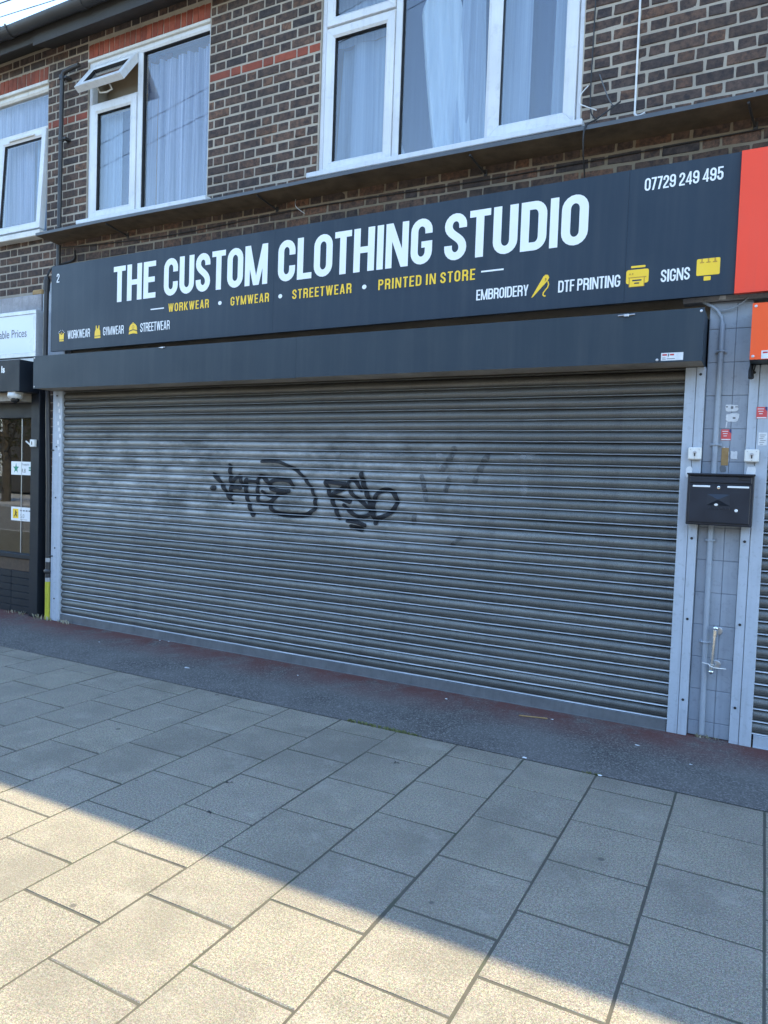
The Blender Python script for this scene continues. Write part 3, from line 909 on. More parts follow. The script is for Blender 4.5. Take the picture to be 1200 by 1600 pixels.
GW = dict(A=.58, B=.57, C=.55, D=.57, E=.49, F=.47, G=.56, H=.59, I=.22, K=.58, L=.465, M=.755, N=.61, O=.56, P=.54, R=.57, S=.54, T=.50,
          U=.56, V=.56, W=.80, Y=.55)
GW.update({'0': .55, '2': .52, '4': .56, '5': .53, '7': .48, '9': .55, ' ': .20})
def glyph(ch, s=.165):
    """condensed capital: list of strokes; a stroke is a list of convex polygons (cap height 1)"""
    W = GW[ch] - .06
    h = s/2
    rr = (W-s)/2
    rz = rr*1.15
    rect = lambda a, b, c, d: [[(a,c),(b,c),(b,d),(a,d)]]
    par = lambda x0, x1, x2, x3: [[(x0,0),(x1,0),(x2,1),(x3,1)]]
    rib = lambda pts, closed=False: [[tuple(q) for q in poly] for poly in ribbon2d(pts, s, closed)]
    cx = W/2
    topA = arc(cx, 1-h-rz, rr, rz, 0, 180, 10)
    botA = arc(cx, h+rz, rr, rz, 180, 360, 10)
    if ch in 'O0': return [rib(topA + botA, True)]
    if ch == 'C': return [rib([(W-h, .63)] + topA + botA + [(W-h, .37)])]
    if ch == 'G': return [rib([(W-h, .665)] + topA + botA + [(W-h, .38)]), rect(cx, W, .50-s*.82, .50)]
    if ch == 'U': return [rib([(h, 1)] + botA + [(W-h, 1)])]
    if ch == 'S':
        mid = []
        p0, p1, p2, p3 = (h, 1-h-rz), (h, .52), (W-h, .50), (W-h, h+rz)
        for i in range(1, 10):
            t = i/10
            mid.append(tuple((1-t)**3*p0[k] + 3*(1-t)**2*t*p1[k] + 3*(1-t)*t*t*p2[k] + t**3*p3[k] for k in (0, 1)))
        return [rib([(W-h, .68)] + topA + mid + arc(cx, h+rz, rr, rz, 360, 180, 10) + [(h, .32)])]
    if ch == 'D': return [rect(0, s, 0, 1), rib([(s*.6, 1-h)] + arc(W-h-rr*.9, 1-h-rz, rr*.9, rz, 90, 0, 7) + arc(W-h-rr*.9, h+rz, rr*.9, rz, 0, -90, 7) + [(s*.6, h)])]
    if ch in 'PRB':
        q = rr*.85
        zb = .43 if ch != 'B' else .46
        bowl = rib([(s*.6, 1-h)] + arc(W-h-q, 1-h-q, q, q, 90, 0, 6) + arc(W-h-q, zb+h+q, q, q, 0, -90, 6) + [(s*.6, zb+h)])
        out = [rect(0, s, 0, 1), bowl]
        if ch == 'R': out.append(rib([(W*.40, zb+h*.9)] + arc(W-h-q, zb-q*.55, q, q*.8, 70, 0, 5) + [(W-h, h), (W-h+.015, 0)]))
        if ch == 'B': out.append(rib([(s*.6, zb+h)] + arc(W-h-q, zb+h-q, q, q, 90, 0, 6) + arc(W-h-q, h+q, q, q, 0, -90, 6) + [(s*.6, h)]))
        return out
    if ch == 'E': return [rect(0, s, 0, 1), rect(s*.8, W, 1-s*.86, 1), rect(s*.8, W*.92, .5-s*.40, .5+s*.46), rect(s*.8, W, 0, s*.86)]
    if ch == 'F': return [rect(0, s, 0, 1), rect(s*.8, W, 1-s*.86, 1), rect(s*.8, W*.92, .5-s*.46, .5+s*.40)]
    if ch == 'H': return [rect(0, s, 0, 1), rect(W-s, W, 0, 1), rect(s*.8, W-s*.8, .5-s*.43, .5+s*.43)]
    if ch == 'I': return [rect(0, W, 0, 1)]
    if ch == 'L': return [rect(0, s, 0, 1), rect(s*.8, W, 0, s*.86)]
    if ch == 'T': return [rect(cx-h, cx+h, 0, 1-s*.4), rect(0, W, 1-s*.86, 1)]
    if ch == 'A':
        b = lambda z: .95*s + (cx - .45*s)*z*.5
        return [par(0, .95*s, cx+.42*s, cx-.55*s), par(W-.95*s, W, cx+.55*s, cx-.42*s), rect(W*.25, W*.75, .20, .20+s*.8)]
    if ch == 'V': return [par(cx-.45*s, cx+.5*s, .97*s, 0), par(cx-.5*s, cx+.45*s, W, W-.97*s)]
    if ch == 'M': return [rect(0, s*.92, 0, 1), rect(W-s*.92, W, 0, 1), par(cx-.5*s, cx+.34*s, s*1.02, 0), par(cx-.34*s, cx+.5*s, W, W-s*1.02)]
    if ch == 'W':
        q = W*.30
        return [par(q-.5*s, q+.42*s, .92*s, 0), par(q-.42*s, q+.5*s, cx+.44*s, cx-.46*s), par(W-q-.5*s, W-q+.42*s, cx+.46*s, cx-.44*s), par(W-q-.42*s, W-q+.5*s, W, W-.92*s)]
    if ch == 'N': return [rect(0, s*.92, 0, 1), rect(W-s*.92, W, 0, 1), par(W-s*1.02, W, s*1.02, 0)]
    if ch == 'K': return [rect(0, s, 0, 1), [[(s*.7,.36),(s*.95,.30),(W-.01,1),(W-s*1.06,1),(s*.7,.56)]], [[(s*.95,.52),(W-s*1.04,0),(W+.01,0),(s*1.55,.62)]]]
    if ch == 'Y': return [rect(cx-h, cx+h, 0, .42), [[(cx-h,.36),(cx+h*.7,.36),(s*1.03,1),(0,1)]], [[(cx-h*.7,.36),(cx+h,.36),(W,1),(W-s*1.03,1)]]]
    if ch == '7': return [rect(0, W, 1-s*.86, 1), [[(W*.16,0),(W*.16+s*1.03,0),(W,1-s*.6),(W-s*1.05,1-s*.6)]]]
    if ch == '2': return [rib([(h, .66)] + arc(cx, 1-h-rz, rr, rz, 180, 0, 10) + [(W-h, .66), (W*.62, .46), (W*.30, .26), (h, .13), (h, 0)]), rect(h, W, 0, s*.86)]
    if ch == '4': return [rect(W-s*1.45, W-s*.5, 0, 1), rect(0, W, .19, .19+s*.8), [[(0,.26),(s*.9,.26),(W-s*.8,1),(W-s*1.45,1)]]]
    if ch == '5': return [rect(h*.6, W-.02, 1-s*.86, 1), rect(h*.6, h*.6+s*.9, .46, 1-s*.5), rib([(h*1.4, .54), (cx*.9, .60)] + arc(cx, .60-rz, rr, rz, 70, 0, 6) + arc(cx, h+rz, rr, rz, 0, -180, 10) + [(h, .33)])]
    if ch == '9': return [rib([(W-h, .5)] + topA + arc(cx, .44+rz, rr, rz*.9, 180, 360, 10)), rib([(W-h, .66)] + arc(cx, h+rz, rr, rz, 0, -180, 10) + [(h, .34)])]
    return []

def lettering(text, xl, zl, xr, zr, h, mat_, parent, y, s=.165, track=.0, name='lettering'):
    adv = [GW[c] + (track if c != ' ' else track*.5) for c in text]
    tot = sum(adv) - .06 - track
    k = (xr-xl)/tot
    m = MB()
    cur = 0.0
    lay = 0
    sl = (zr-zl)/(xr-xl)
    for c, a in zip(text, adv):
        for stroke in glyph(c, s):
            yy = y - (lay % 9)*.00016
            lay += 1
            for poly in stroke:
                pts = []
                for px_, pz_ in poly:
                    X = xl + (cur+px_)*k
                    pts.append((X, yy, zl + (X-xl)*sl + pz_*h))
                a2 = sum(pts[i][0]*pts[(i+1)%len(pts)][2] - pts[(i+1)%len(pts)][0]*pts[i][2] for i in range(len(pts)))
                m.poly(pts if a2 > 0 else pts[::-1])
        cur += a
    return m.build(name, mat_, parent)

def flat(pts, y, mat_, name, parent):
    m = MB()
    a2 = sum(pts[i][0]*pts[(i+1)%len(pts)][1] - pts[(i+1)%len(pts)][0]*pts[i][1] for i in range(len(pts)))
    if a2 < 0: pts = pts[::-1]
    m.poly([(x, y, z) for x, z in pts])
    return m.build(name, mat_, parent)
def rrect(x0, x1, z0, z1, r):
    return arc(x1-r, z1-r, r, r, 90, 0, 4)[::-1][::-1] + arc(x1-r, z0+r, r, r, 0, -90, 4) + arc(x0+r, z0+r, r, r, 270, 180, 4) + arc(x0+r, z1-r, r, r, 180, 90, 4)

def font_text(body, x, z, size, mat_, parent, y, name='lettering', xscale=1.0, thick=0.0, right=False):
    cu = bpy.data.curves.new(name, 'FONT')
    cu.body = body
    cu.size = size
    cu.offset = thick
    o = bpy.data.objects.new(name + '_tmp', cu)
    COL.objects.link(o)
    dg = bpy.context.evaluated_depsgraph_get()
    me = bpy.data.meshes.new_from_object(o.evaluated_get(dg))
    if right: x -= max(v.co.x for v in me.vertices)*xscale
    m = MB()
    m.add([(x + v.co.x*xscale, y, z + v.co.y) for v in me.vertices], [tuple(p.vertices) for p in me.polygons])
    bpy.data.objects.remove(o); bpy.data.meshes.remove(me); bpy.data.curves.remove(cu)
    return m.build(name, mat_, parent)

# ================================================================ THE MAIN SHOP SIGN
YS = -.080
sign = thing('shop_sign', 'long charcoal shop sign lettered THE CUSTOM CLOTHING STUDIO with yellow icons', 'sign', (2.95, -.05, 2.69))
SLP = .0062
def sz(x, z): return z + (x+.1)*SLP
def sign_panel(xa, xb, zb, zt):
    m = MB()
    y0, y1 = YS, YS+.028
    za, zc_, zd, ze = sz(xa, zb), sz(xb, zb), sz(xb, zt), sz(xa, zt)
    m.add([(xa,y0,za),(xb,y0,zc_),(xb,y0,zd),(xa,y0,ze),(xa,y1,za),(xb,y1,zc_),(xb,y1,zd),(xa,y1,ze)],
          [(0,1,2,3),(7,6,5,4),(0,4,5,1),(1,5,6,2),(2,6,7,3),(3,7,4,0)])
    return m.build('panel', M['sign'], sign)
sign_panel(-.100, 2.5995, 2.684, 3.513)
sign_panel(2.6005, 5.3575, 2.684, 3.513)
sign_panel(5.3585, 5.992, 2.684, 3.513)
m = MB()
for x in [i*.6 - .05 for i in range(11)]:
    m.box(x, x+.05, YS+.029, YW+.02, sz(x,2.74), sz(x,3.47))
m.build('batten', M['black_dark'], sign)
yl = YS - .0015
for t, xl, zl, xr, zr in (('THE', .765, 3.092, 1.298, 3.096), ('CUSTOM', 1.396, 3.096, 2.536, 3.102), ('CLOTHING', 2.640, 3.103, 4.002, 3.112), ('STUDIO', 4.098, 3.113, 5.111, 3.118)):
    lettering(t, xl, zl, xr, zr, .327, M['white_vinyl'], sign, yl, s=.168)
for t, xl, zl, xr, zr, h in (('WORKWEAR', 1.456, 2.954, 1.922, 2.957, .073), ('GYMWEAR', 2.159, 2.953, 2.558, 2.955, .073), ('STREETWEAR', 2.788, 2.955, 3.337, 2.957, .075), ('PRINTED IN STORE', 3.571, 2.957, 4.342, 2.961, .077)):
    lettering(t, xl, zl, xr, zr, h, M['yellow_vinyl'], sign, yl, s=.150, track=.10)
for t, xl, zl, xr, zr, h in (('EMBROIDERY', 4.357, 2.815, 4.730, 2.818, .073), ('DTF PRINTING', 4.933, 2.819, 5.331, 2.822, .077), ('SIGNS', 5.574, 2.826, 5.742, 2.829, .076),
                             ('07729 249 495', 5.451, 3.402, 5.899, 3.405, .078), ('2', -.023, 3.350, .016, 3.350, .085),
                             ('WORKWEAR', .147, 2.793, .460, 2.796, .080), ('GYMWEAR', .637, 2.797, .908, 2.799, .078), ('STREETWEAR', 1.117, 2.799, 1.476, 2.802, .080)):
    lettering(t, xl, zl, xr, zr, h, M['white_vinyl'], sign, yl, s=.128 if xr < 2 else .145)
flat([(1.241,2.988),(1.404,2.989),(1.404,2.999),(1.241,2.998)], yl, M['white_vinyl'], 'dash', sign)
flat([(4.386,3.006),(4.549,3.007),(4.549,3.018),(4.386,3.017)], yl, M['white_vinyl'], 'dash', sign)
for cx, cz in ((2.043,2.986),(2.670,2.989),(3.450,2.992)):
    flat(arc(cx, cz, .019, .017, 0, 345, 20), yl, M['white_vinyl'], 'dot', sign)
def icon(polys, x, z, w, h, parent=None):
    """yellow outline shapes in a unit box, dark detail on top"""
    root = None
    for i, (pts, mt) in enumerate(polys):
        f = flat([(x + u*w, z + v*h) for u, v in pts], yl - i*.0003, M[mt], 'icon', sign)
# tank top
icon([([(.0,.0),(1,.0),(1,.14),(.0,.14)], 'yellow_vinyl'), ([(.0,.19),(1,.19),(.95,.55),(.82,.68),(.80,1),(.66,1),(.60,.76),(.40,.76),(.34,1),(.20,1),(.18,.68),(.05,.55)], 'yellow_vinyl')], .522, 2.778, .080, .118)
# cap
icon([([(.0,.0),(.5,.07),(1,.0),(.95,.24),(.5,.34),(.05,.24)], 'yellow_vinyl'), ([(.03,.32),(.5,.42),(.97,.32)] + arc(.5,.42,.46,.52,0,180,12), 'yellow_vinyl'), (arc(.5,.62,.15,.15,0,345,14), 'amber_vinyl'), (arc(.5,.62,.09,.09,0,345,14), 'yellow_vinyl'), (arc(.5,.97,.08,.05,0,345,8), 'yellow_vinyl')], .972, 2.787, .110, .104)
# work bib with straps and rays
icon([([(.14,.0),(.86,.0),(.86,.10),(.14,.10)], 'yellow_vinyl'), ([(.14,.15),(.86,.15),(.88,.68),(.74,.68),(.66,.60),(.50,.52),(.34,.60),(.26,.68),(.12,.68)], 'yellow_vinyl'),
      ([(.40,.63),(.50,.58),(.60,.63),(.58,.76),(.42,.76)], 'amber_vinyl')]
     + [([(.5+.42*math.cos(R(a-5)), .62+.26*math.sin(R(a-5))), (.5+.62*math.cos(R(a)), .62+.37*math.sin(R(a))), (.5+.42*math.cos(R(a+5)), .62+.26*math.sin(R(a+5)))], 'white_vinyl') for a in (18, 45, 72, 108, 135, 162)], .016, 2.776, .088, .116)
# needle and thread
icon([([(.0,.0),(.10,.03),(.92,.72),(1.0,.86),(.92,.98),(.78,1.0),(.66,.92)], 'yellow_vinyl'), (arc(.80,.80,.055,.055,0,345,10), 'amber_vinyl'),
      ([(.82,.80),(.74,.70),(.78,.68),(.86,.78)], 'amber_vinyl')], 4.752, 2.800, .118, .146)
m = MB()
for k_, poly in enumerate(ribbon2d([(4.862,2.900),(4.868,2.880),(4.862,2.860),(4.846,2.842),(4.834,2.826),(4.833,2.812),(4.842,2.804),(4.852,2.805)], .008)):
    m.poly([(q.x, yl-.0009, q.y) for q in poly])
m.build('icon', M['yellow_vinyl'], sign)
# printer
icon([(rrect(.20,.84,.90,1.0,.03), 'yellow_vinyl'), (rrect(.0,1,.16,.82,.10), 'yellow_vinyl'), ([(.10,.42),(.90,.42),(.90,.47),(.10,.47)], 'amber_vinyl'), ([(.13,.0),(.83,.0),(.83,.45),(.13,.45)], 'amber_vinyl'),
      ([(.17,.02),(.79,.02),(.79,.42),(.17,.42)], 'yellow_vinyl'), (rrect(.28,.70,.27,.34,.03), 'sign'), (rrect(.37,.60,.14,.20,.03), 'sign'), (arc(.17,.62,.035,.035,0,345,8), 'amber_vinyl'), (arc(.29,.62,.035,.035,0,345,8), 'amber_vinyl')], 5.366, 2.812, .136, .132)
# billboard
icon([(rrect(.0,1,.24,1.0,.06), 'yellow_vinyl'), (rrect(.33,.63,.0,.19,.03), 'yellow_vinyl')]
     + [([(x-.09,.80),(x+.09,.80),(x+.09,.85),(x+.03,.85),(x+.03,1.0),(x-.03,1.0),(x-.03,.85),(x-.09,.85)], 'amber_vinyl') for x in (.22, .50, .78)], 5.778, 2.813, .130, .132)

# ================================================================ ROLLER SHUTTERS
PITCH, ZB = .0762, .075
PROF = [(.0,.008),(-.0025,.006),(-.007,-.001),(-.014,-.0072),(-.023,-.0122),(-.033,-.0145),(-.042,-.0140),(-.051,-.0105),(-.058,-.0045),(-.0630,.0060),
        (-.0652,-.0030),(-.0695,-.0120),(-.0722,-.0135),(-.0742,-.0120),(-.0755,-.0040),(-.0762,.008)]
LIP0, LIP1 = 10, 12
def prof_y(z):
    d = (z - ZB) % PITCH
    d = d - PITCH                     # -pitch .. 0 measured from the top of this slat
    for (a, ya), (b, yb) in zip(PROF[:-1], PROF[1:]):
        if b <= d <= a:
            return ya + (yb-ya)*(d-a)/(b-a)
    return 0
def slat_mesh(L, seed=0):
    m = MB()
    n = len(PROF)
    r_ = random.Random(seed)
    ns_ = 28
    dy, dz, v1, v2 = [], [], 0.0, 0.0
    for i in range(ns_+1):
        v1 = v1*.75 + r_.gauss(0, .0007); v2 = v2*.75 + r_.gauss(0, .0006)
        if r_.random() < .05: v1 += r_.choice((-1, 1))*.002
        e_ = min(1.0, i/3, (ns_-i)/3)
        dy.append(v1*e_); dz.append(v2*e_)
    m.add([(L*i/ns_, y + dy[i], z + dz[i]*(1 if k_ not in (0, n-1) else .3)) for i in range(ns_+1) for k_, (z, y) in enumerate(PROF)],
          [(a*n+i+1, a*n+i, (a+1)*n+i, (a+1)*n+i+1) for i in range(n-1) for a in range(ns_)])
    me = m.mesh('slat', M['slat'], (0,0,0), smooth=True)
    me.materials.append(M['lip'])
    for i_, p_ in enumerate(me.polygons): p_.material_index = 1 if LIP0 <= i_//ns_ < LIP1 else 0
    return me

def guide_rail(shutter, xa, xs, xb, screw_x, zt):
    gm = MB()
    gm.box(xa, xs-.0012, -.030, .06, 0, zt, .003)
    gm.box(xs+.0012, xb, -.033, .06, 0, zt, .003)
    gr = gm.build('guide_rail', M['guide'], shutter)
    for z in (.225, .736, 1.242, 1.75, 2.255):
        if z > zt: continue
        s_ = MB(); s_.lathe_y(screw_x, z, [(.0085, -.0345), (.0085, -.0338), (.0075, -.030)], 10); s_.build('screw_hole', M['gasket'], gr)
    return gr

def shutter(label, x0, x1, hood_mat, hx0, hx1, gl, gr_):
    root = thing('roller_shutter', label, 'shutter', ((x0+x1)/2, 0, 0), 'roller shutters of the terrace')
    mes = [slat_mesh(x1-x0, q) for q in range(9)]
    r_ = random.Random(int(x0*10)+5)
    for k in range(30):
        o = put('slat', mes[(k*4 + k//9) % 9], (x0, r_.uniform(-.0008,.0008), ZB + PITCH*(k+1)), root)
        o.rotation_euler = (r_.uniform(-.016,.016), r_.uniform(-.0005,.0005), r_.uniform(-.0004,.0004))
    b = MB()
    b.box(x0+.01, x1-.008, -.020, -.014, .004, .070, .001)
    b.box(x0+.01, x1-.008, -.030, -.014, .000, .006)
    b.box(x0+.01, x1-.008, -.020, .004, .066, .074, .002)
    b.build('bottom_bar', M['guide'] if x0 > 1 else M['slat_bar'], root)
    if gl: guide_rail(root, *gl, 2.30)
    if gr_: guide_rail(root, *gr_, 2.30)
    return root
M['slat_bar'] = paint('bottom_bar_paint', (.19,.205,.215), (.13,.14,.15), .45, metal=.3, scale=8, grime=.35)
main = shutter('wide grey galvanised roller shutter with black graffiti under the charcoal clothing sign', 0, 5.745, M['hood'], -.123, 5.850,
               (-.085, -.030, .022, -.055), (5.742, 5.806, 5.858, 5.830))
# hood of the main shutter
hood = put('hood', None, (2.86, -.12, 2.30), main)
for xa, xb in ((-.123, 2.96), (2.9612, 5.850)):
    m = MB(); m.box(xa, xb, -.250, -.246, 2.300 + (0 if xa < 0 else .003), 2.612 + (0 if xa < 0 else .001))
    m.build('hood_front', M['hood'], hood)
m = MB(); m.box(-.121, 5.848, -.2455, .05, 2.606, 2.610); m.box(-.123, -.120, -.246, .05, 2.301, 2.606); m.box(5.847, 5.850, -.246, .05, 2.301, 2.606)
m.build('hood_casing', M['hood'], hood)
m = MB(); m.box(-.119, 5.846, -.2455, -.022, 2.303, 2.306); m.box(-.119, 5.846, .012, .05, 2.303, 2.306)
m.build('hood_underside', M['hood_under'], hood)
for x, z in ((-.105, 2.595), (5.832, 2.594), (5.60, 2.318), (-.105, 2.318)):
    m = MB(); m.lathe_y(x, z, [(.005,-.2535),(.008,-.252),(.008,-.2505)], 10); m.build('screw', M['zinc'], hood)
m = MB(); m.tube([(5.36,-.256,2.598),(5.46,-.257,2.600)], .004, 6); m.box(5.395,5.425,-.262,-.2505,2.588,2.606,.003); m.build('toggle', M['zinc'], hood)
m = MB(); m.tube([(1.53,-.256,2.606),(1.60,-.257,2.607)], .004, 6); m.box(1.55,1.58,-.262,-.2505,2.598,2.612,.003); m.build('toggle', M['zinc'], hood)
def sticker(x0, x1, z0, z1, y, parent, bars, base='paper', name='sticker'):
    m = MB(); m.box(x0, x1, y-.0008, y, z0, z1)
    s_ = m.build(name, M[base], parent)
    return s_
st = sticker(5.622, 5.746, 2.312, 2.358, -.2502, hood, None)
def printed(x0, x1, z0, z1, y, parent, mt):
    m = MB(); m.quad((x0,y,z0),(x1,y,z0),(x1,y,z1),(x0,y,z1)); return m.build('print', M[mt], parent)
for a, b, c, d, mt in ((5.629,5.655,2.341,2.351,'print_red'),(5.660,5.668,2.336,2.353,'print_grey'),(5.672,5.695,2.341,2.351,'print_red'),(5.629,5.648,2.326,2.330,'print_grey'),(5.655,5.70,2.320,2.324,'print_grey'),(5.629,5.65,2.318,2.321,'print_grey')):
    printed(a, b, c, d, -.2513, hood, mt)

# graffiti lies on the slats: ribbons that follow their profile
def catmull(pts, n=7):
    P = [pts[0]] + list(pts) + [pts[-1]]
    out = []
    for i in range(1, len(P)-2):
        p0, p1, p2, p3 = P[i-1], P[i], P[i+1], P[i+2]
        for k in range(n):
            t = k/n
            out.append(tuple(.5*((2*p1[j]) + (-p0[j]+p2[j])*t + (2*p0[j]-5*p1[j]+4*p2[j]-p3[j])*t*t + (-p0[j]+3*p1[j]-3*p2[j]+p3[j])*t**3) for j in (0, 1)))
    out.append(pts[-1])
    return out
def clip_band(poly, zlo, zhi):
    """clip a convex polygon to a band of z so that it can follow a bend line"""
    for lim, keep in ((zlo, 1), (zhi, -1)):
        out = []
        for i in range(len(poly)):
            a, b = poly[i], poly[(i+1) % len(poly)]
            ia, ib = (a[1]-lim)*keep >= 0, (b[1]-lim)*keep >= 0
            if ia: out.append(a)
            if ia != ib:
                t = (lim-a[1])/(b[1]-a[1])
                out.append((a[0]+(b[0]-a[0])*t, lim))
        poly = out
        if len(poly) < 3: return []
    return poly
def spray(strokes, mat_, off, name, k_w=1.0):
    for w, pts in strokes:
        m = MB()
        pts2 = catmull(pts)
        quads = [[tuple(q) for q in poly] for poly in ribbon2d(pts2, w*k_w)]
        for (cx, cz), (nx, nz) in ((pts2[0], pts2[1]), (pts2[-1], pts2[-2])):      # round ends
            a0 = math.degrees(math.atan2(cz-nz, cx-nx))
            quads.append(arc(cx, cz, w*k_w/2, w*k_w/2, a0-90, a0+90, 6))
        for q in quads:
            zs = [p[1] for p in q]
            k0 = math.floor((min(zs)-ZB)/PITCH) - 1
            k1 = math.floor((max(zs)-ZB)/PITCH) + 1
            for k in range(k0, k1+1):
                zt = ZB + (k+1)*PITCH
                for i_, ((a, ya), (b, yb)) in enumerate(zip(PROF[:-1], PROF[1:])):
                    if LIP0 <= i_ < LIP1: continue
                    pl = clip_band(q, zt+b, zt+a)
                    if len(pl) < 3: continue
                    f = []
                    for x, z in pl:
                        t = (z-(zt+a))/(b-a)
                        f.append((x, ya+(yb-ya)*t - off, z))
                    a2 = sum(f[i][0]*f[(i+1)%len(f)][2] - f[(i+1)%len(f)][0]*f[i][2] for i in range(len(f)))
                    if abs(a2) < 1e-9: continue
                    m.poly(f if a2 > 0 else f[::-1])
        off += .00012
        if m.v: m.build(name, mat_, main)
TAG=[(0.05,[(1.966,1.529),(2.028,1.484),(2.102,1.394),(2.177,1.301)]),
(0.05,[(2.141,1.612),(2.15,1.534),(2.161,1.443),(2.161,1.36)]),
(0.055,[(1.952,1.412),(1.98,1.413)]),
(0.045,[(2.164,1.457),(2.203,1.499),(2.249,1.523),(2.267,1.483),(2.285,1.452)]),
(0.04,[(2.159,1.42),(2.229,1.427),(2.264,1.421)]),
(0.05,[(2.324,1.494),(2.32,1.448),(2.328,1.385),(2.347,1.322),(2.372,1.26),(2.384,1.225),(2.408,1.203)]),
(0.035,[(2.313,1.484),(2.375,1.486),(2.432,1.484)]),
(0.03,[(2.184,1.37),(2.334,1.372),(2.447,1.372)]),
(0.045,[(2.443,1.471),(2.453,1.516),(2.486,1.53),(2.531,1.5),(2.565,1.466),(2.583,1.435),(2.632,1.419),(2.708,1.414),(2.767,1.416)]),
(0.045,[(2.448,1.498),(2.445,1.426),(2.453,1.345),(2.471,1.31),(2.527,1.304),(2.582,1.315),(2.624,1.353),(2.666,1.39),(2.741,1.409)]),
(0.035,[(2.496,1.405),(2.546,1.376),(2.602,1.369)]),
(0.045,[(2.803,1.456),(2.78,1.491),(2.737,1.507),(2.662,1.509),(2.597,1.493),(2.571,1.457),(2.599,1.427)]),
(0.045,[(2.577,1.297),(2.6,1.258),(2.65,1.234),(2.737,1.221),(2.843,1.221),(2.947,1.232),(2.997,1.265),(3.027,1.293),(3.024,1.361)]),
(0.035,[(2.481,1.655),(2.569,1.659),(2.657,1.654),(2.743,1.625),(2.829,1.592),(2.883,1.555),(2.937,1.504),(2.98,1.454),(3.008,1.404),(3.027,1.353)]),
(0.045,[(3.117,1.502),(3.138,1.462),(3.164,1.402),(3.195,1.342),(3.229,1.276),(3.254,1.226)]),
(0.04,[(3.116,1.509),(3.185,1.501),(3.256,1.496),(3.303,1.495)]),
(0.045,[(3.304,1.481),(3.266,1.45),(3.211,1.424),(3.177,1.395)]),
(0.045,[(3.181,1.392),(3.26,1.379),(3.347,1.356)]),
(0.04,[(3.444,1.453),(3.419,1.492),(3.387,1.524),(3.348,1.526),(3.326,1.495),(3.336,1.456),(3.376,1.41),(3.431,1.376),(3.486,1.342),(3.525,1.301)]),
(0.04,[(3.298,1.326),(3.342,1.288),(3.405,1.251),(3.459,1.244),(3.512,1.257),(3.541,1.285)]),
(0.05,[(3.443,1.576),(3.456,1.526),(3.481,1.468),(3.514,1.39),(3.54,1.325),(3.561,1.267),(3.585,1.205)]),
(0.045,[(3.564,1.286),(3.558,1.332),(3.571,1.392),(3.602,1.439),(3.661,1.461),(3.712,1.453),(3.742,1.425),(3.762,1.381),(3.746,1.328),(3.704,1.287),(3.647,1.255),(3.588,1.235)]),
(0.04,[(3.33,1.207),(3.407,1.201),(3.492,1.18)]),
(0.05,[(3.37,1.162),(3.463,1.148)])]
GHOST=[(0.045,[(1.44,1.811),(1.335,1.747),(1.293,1.666),(1.306,1.602)]),
(0.05,[(1.566,1.844),(1.568,1.773)]),
(0.04,[(1.666,1.758),(1.664,1.688)]),
(0.045,[(1.834,1.814),(1.785,1.752),(1.778,1.651)]),
(0.04,[(1.995,1.747),(2.002,1.67)]),
(0.03,[(1.913,1.845),(1.962,1.861),(2.011,1.853)]),
(0.05,[(3.231,1.741),(3.307,1.792),(3.404,1.785),(3.405,1.744)]),
(0.05,[(3.498,1.794),(3.512,1.531)]),
(0.05,[(3.785,1.749),(3.782,1.604)]),
(0.05,[(3.222,1.724),(3.221,1.59),(3.249,1.523)]),
(0.05,[(3.952,1.783),(3.986,1.388)]),
(0.05,[(4.278,1.694),(4.299,1.279)]),
(0.05,[(4.719,1.732),(4.738,1.481)]),
(0.05,[(4.627,1.731),(4.795,1.734),(4.85,1.676),(4.83,1.617)]),
(0.05,[(3.576,1.713),(3.686,1.748),(3.691,1.602)]),
(0.045,[(3.853,1.622),(4.096,1.636)]),
(0.05,[(4.092,1.738),(4.131,1.613),(4.33,1.634)])]
SMEAR=[(0.05,[(4.208,1.778),(4.17,1.692),(4.113,1.621)]),
(0.05,[(4.463,1.728),(4.411,1.628)]),
(0.04,[(4.389,1.582),(4.379,1.551)]),
(0.04,[(4.183,1.568),(4.154,1.474)]),
(0.04,[(3.961,1.569),(4.002,1.405)]),
(0.04,[(3.912,1.273),(3.905,1.224)]),
(0.03,[(4.285,1.138),(4.221,1.079)])]

spray(GHOST, M['ghost'], .0042, 'faded_graffiti')
spray(SMEAR, M['smear'], .0052, 'faded_graffiti')
spray(TAG, M['spray'], .0062, 'graffiti', .84)

# the neighbouring shutter on the right, behind the orange hood
side = shutter('grey roller shutter of the next shop at the right edge, under an orange hood', 6.222, 9.4, M['orange'], 6.10, 9.5,
               (6.100, 6.154, 6.222, 6.125), None)
hood2 = put('hood', None, (7.8, -.12, 2.30), side)
m = MB(); m.box(6.100, 9.5, -.250, -.246, 2.297, 2.616); m.build('hood_front', M['orange'], hood2)
m = MB(); m.box(6.101, 9.5, -.2455, .05, 2.608, 2.613); m.box(6.100, 6.104, -.2455, .05, 2.300, 2.608); m.box(6.104, 9.5, -.2455, -.03, 2.302, 2.306)
m.build('hood_casing', M['hood'], hood2)
for x, z in ((6.118, 2.598), (6.116, 2.315)):
    m = MB(); m.lathe_y(x, z, [(.005,-.2535),(.008,-.252),(.008,-.2505)], 10); m.build('screw', M['zinc'], hood2)
sticker(6.158, 6.28, 2.300, 2.346, -.2502, hood2, None)
printed(6.165, 6.19, 2.330, 2.339, -.2513, hood2, 'print_red'); printed(6.195, 6.225, 2.331, 2.339, -.2513, hood2, 'print_grey')
m = MB(); m.tube([(6.108,-.05,2.30),(6.106,-.07,2.26),(6.110,-.09,2.215)], .012, 8, rs=[.010,.014,.016]); m.tube([(6.128,-.04,2.30),(6.118,-.06,2.235)], .004, 6)
m.build('cable_gland', M['cable_black'], hood2)

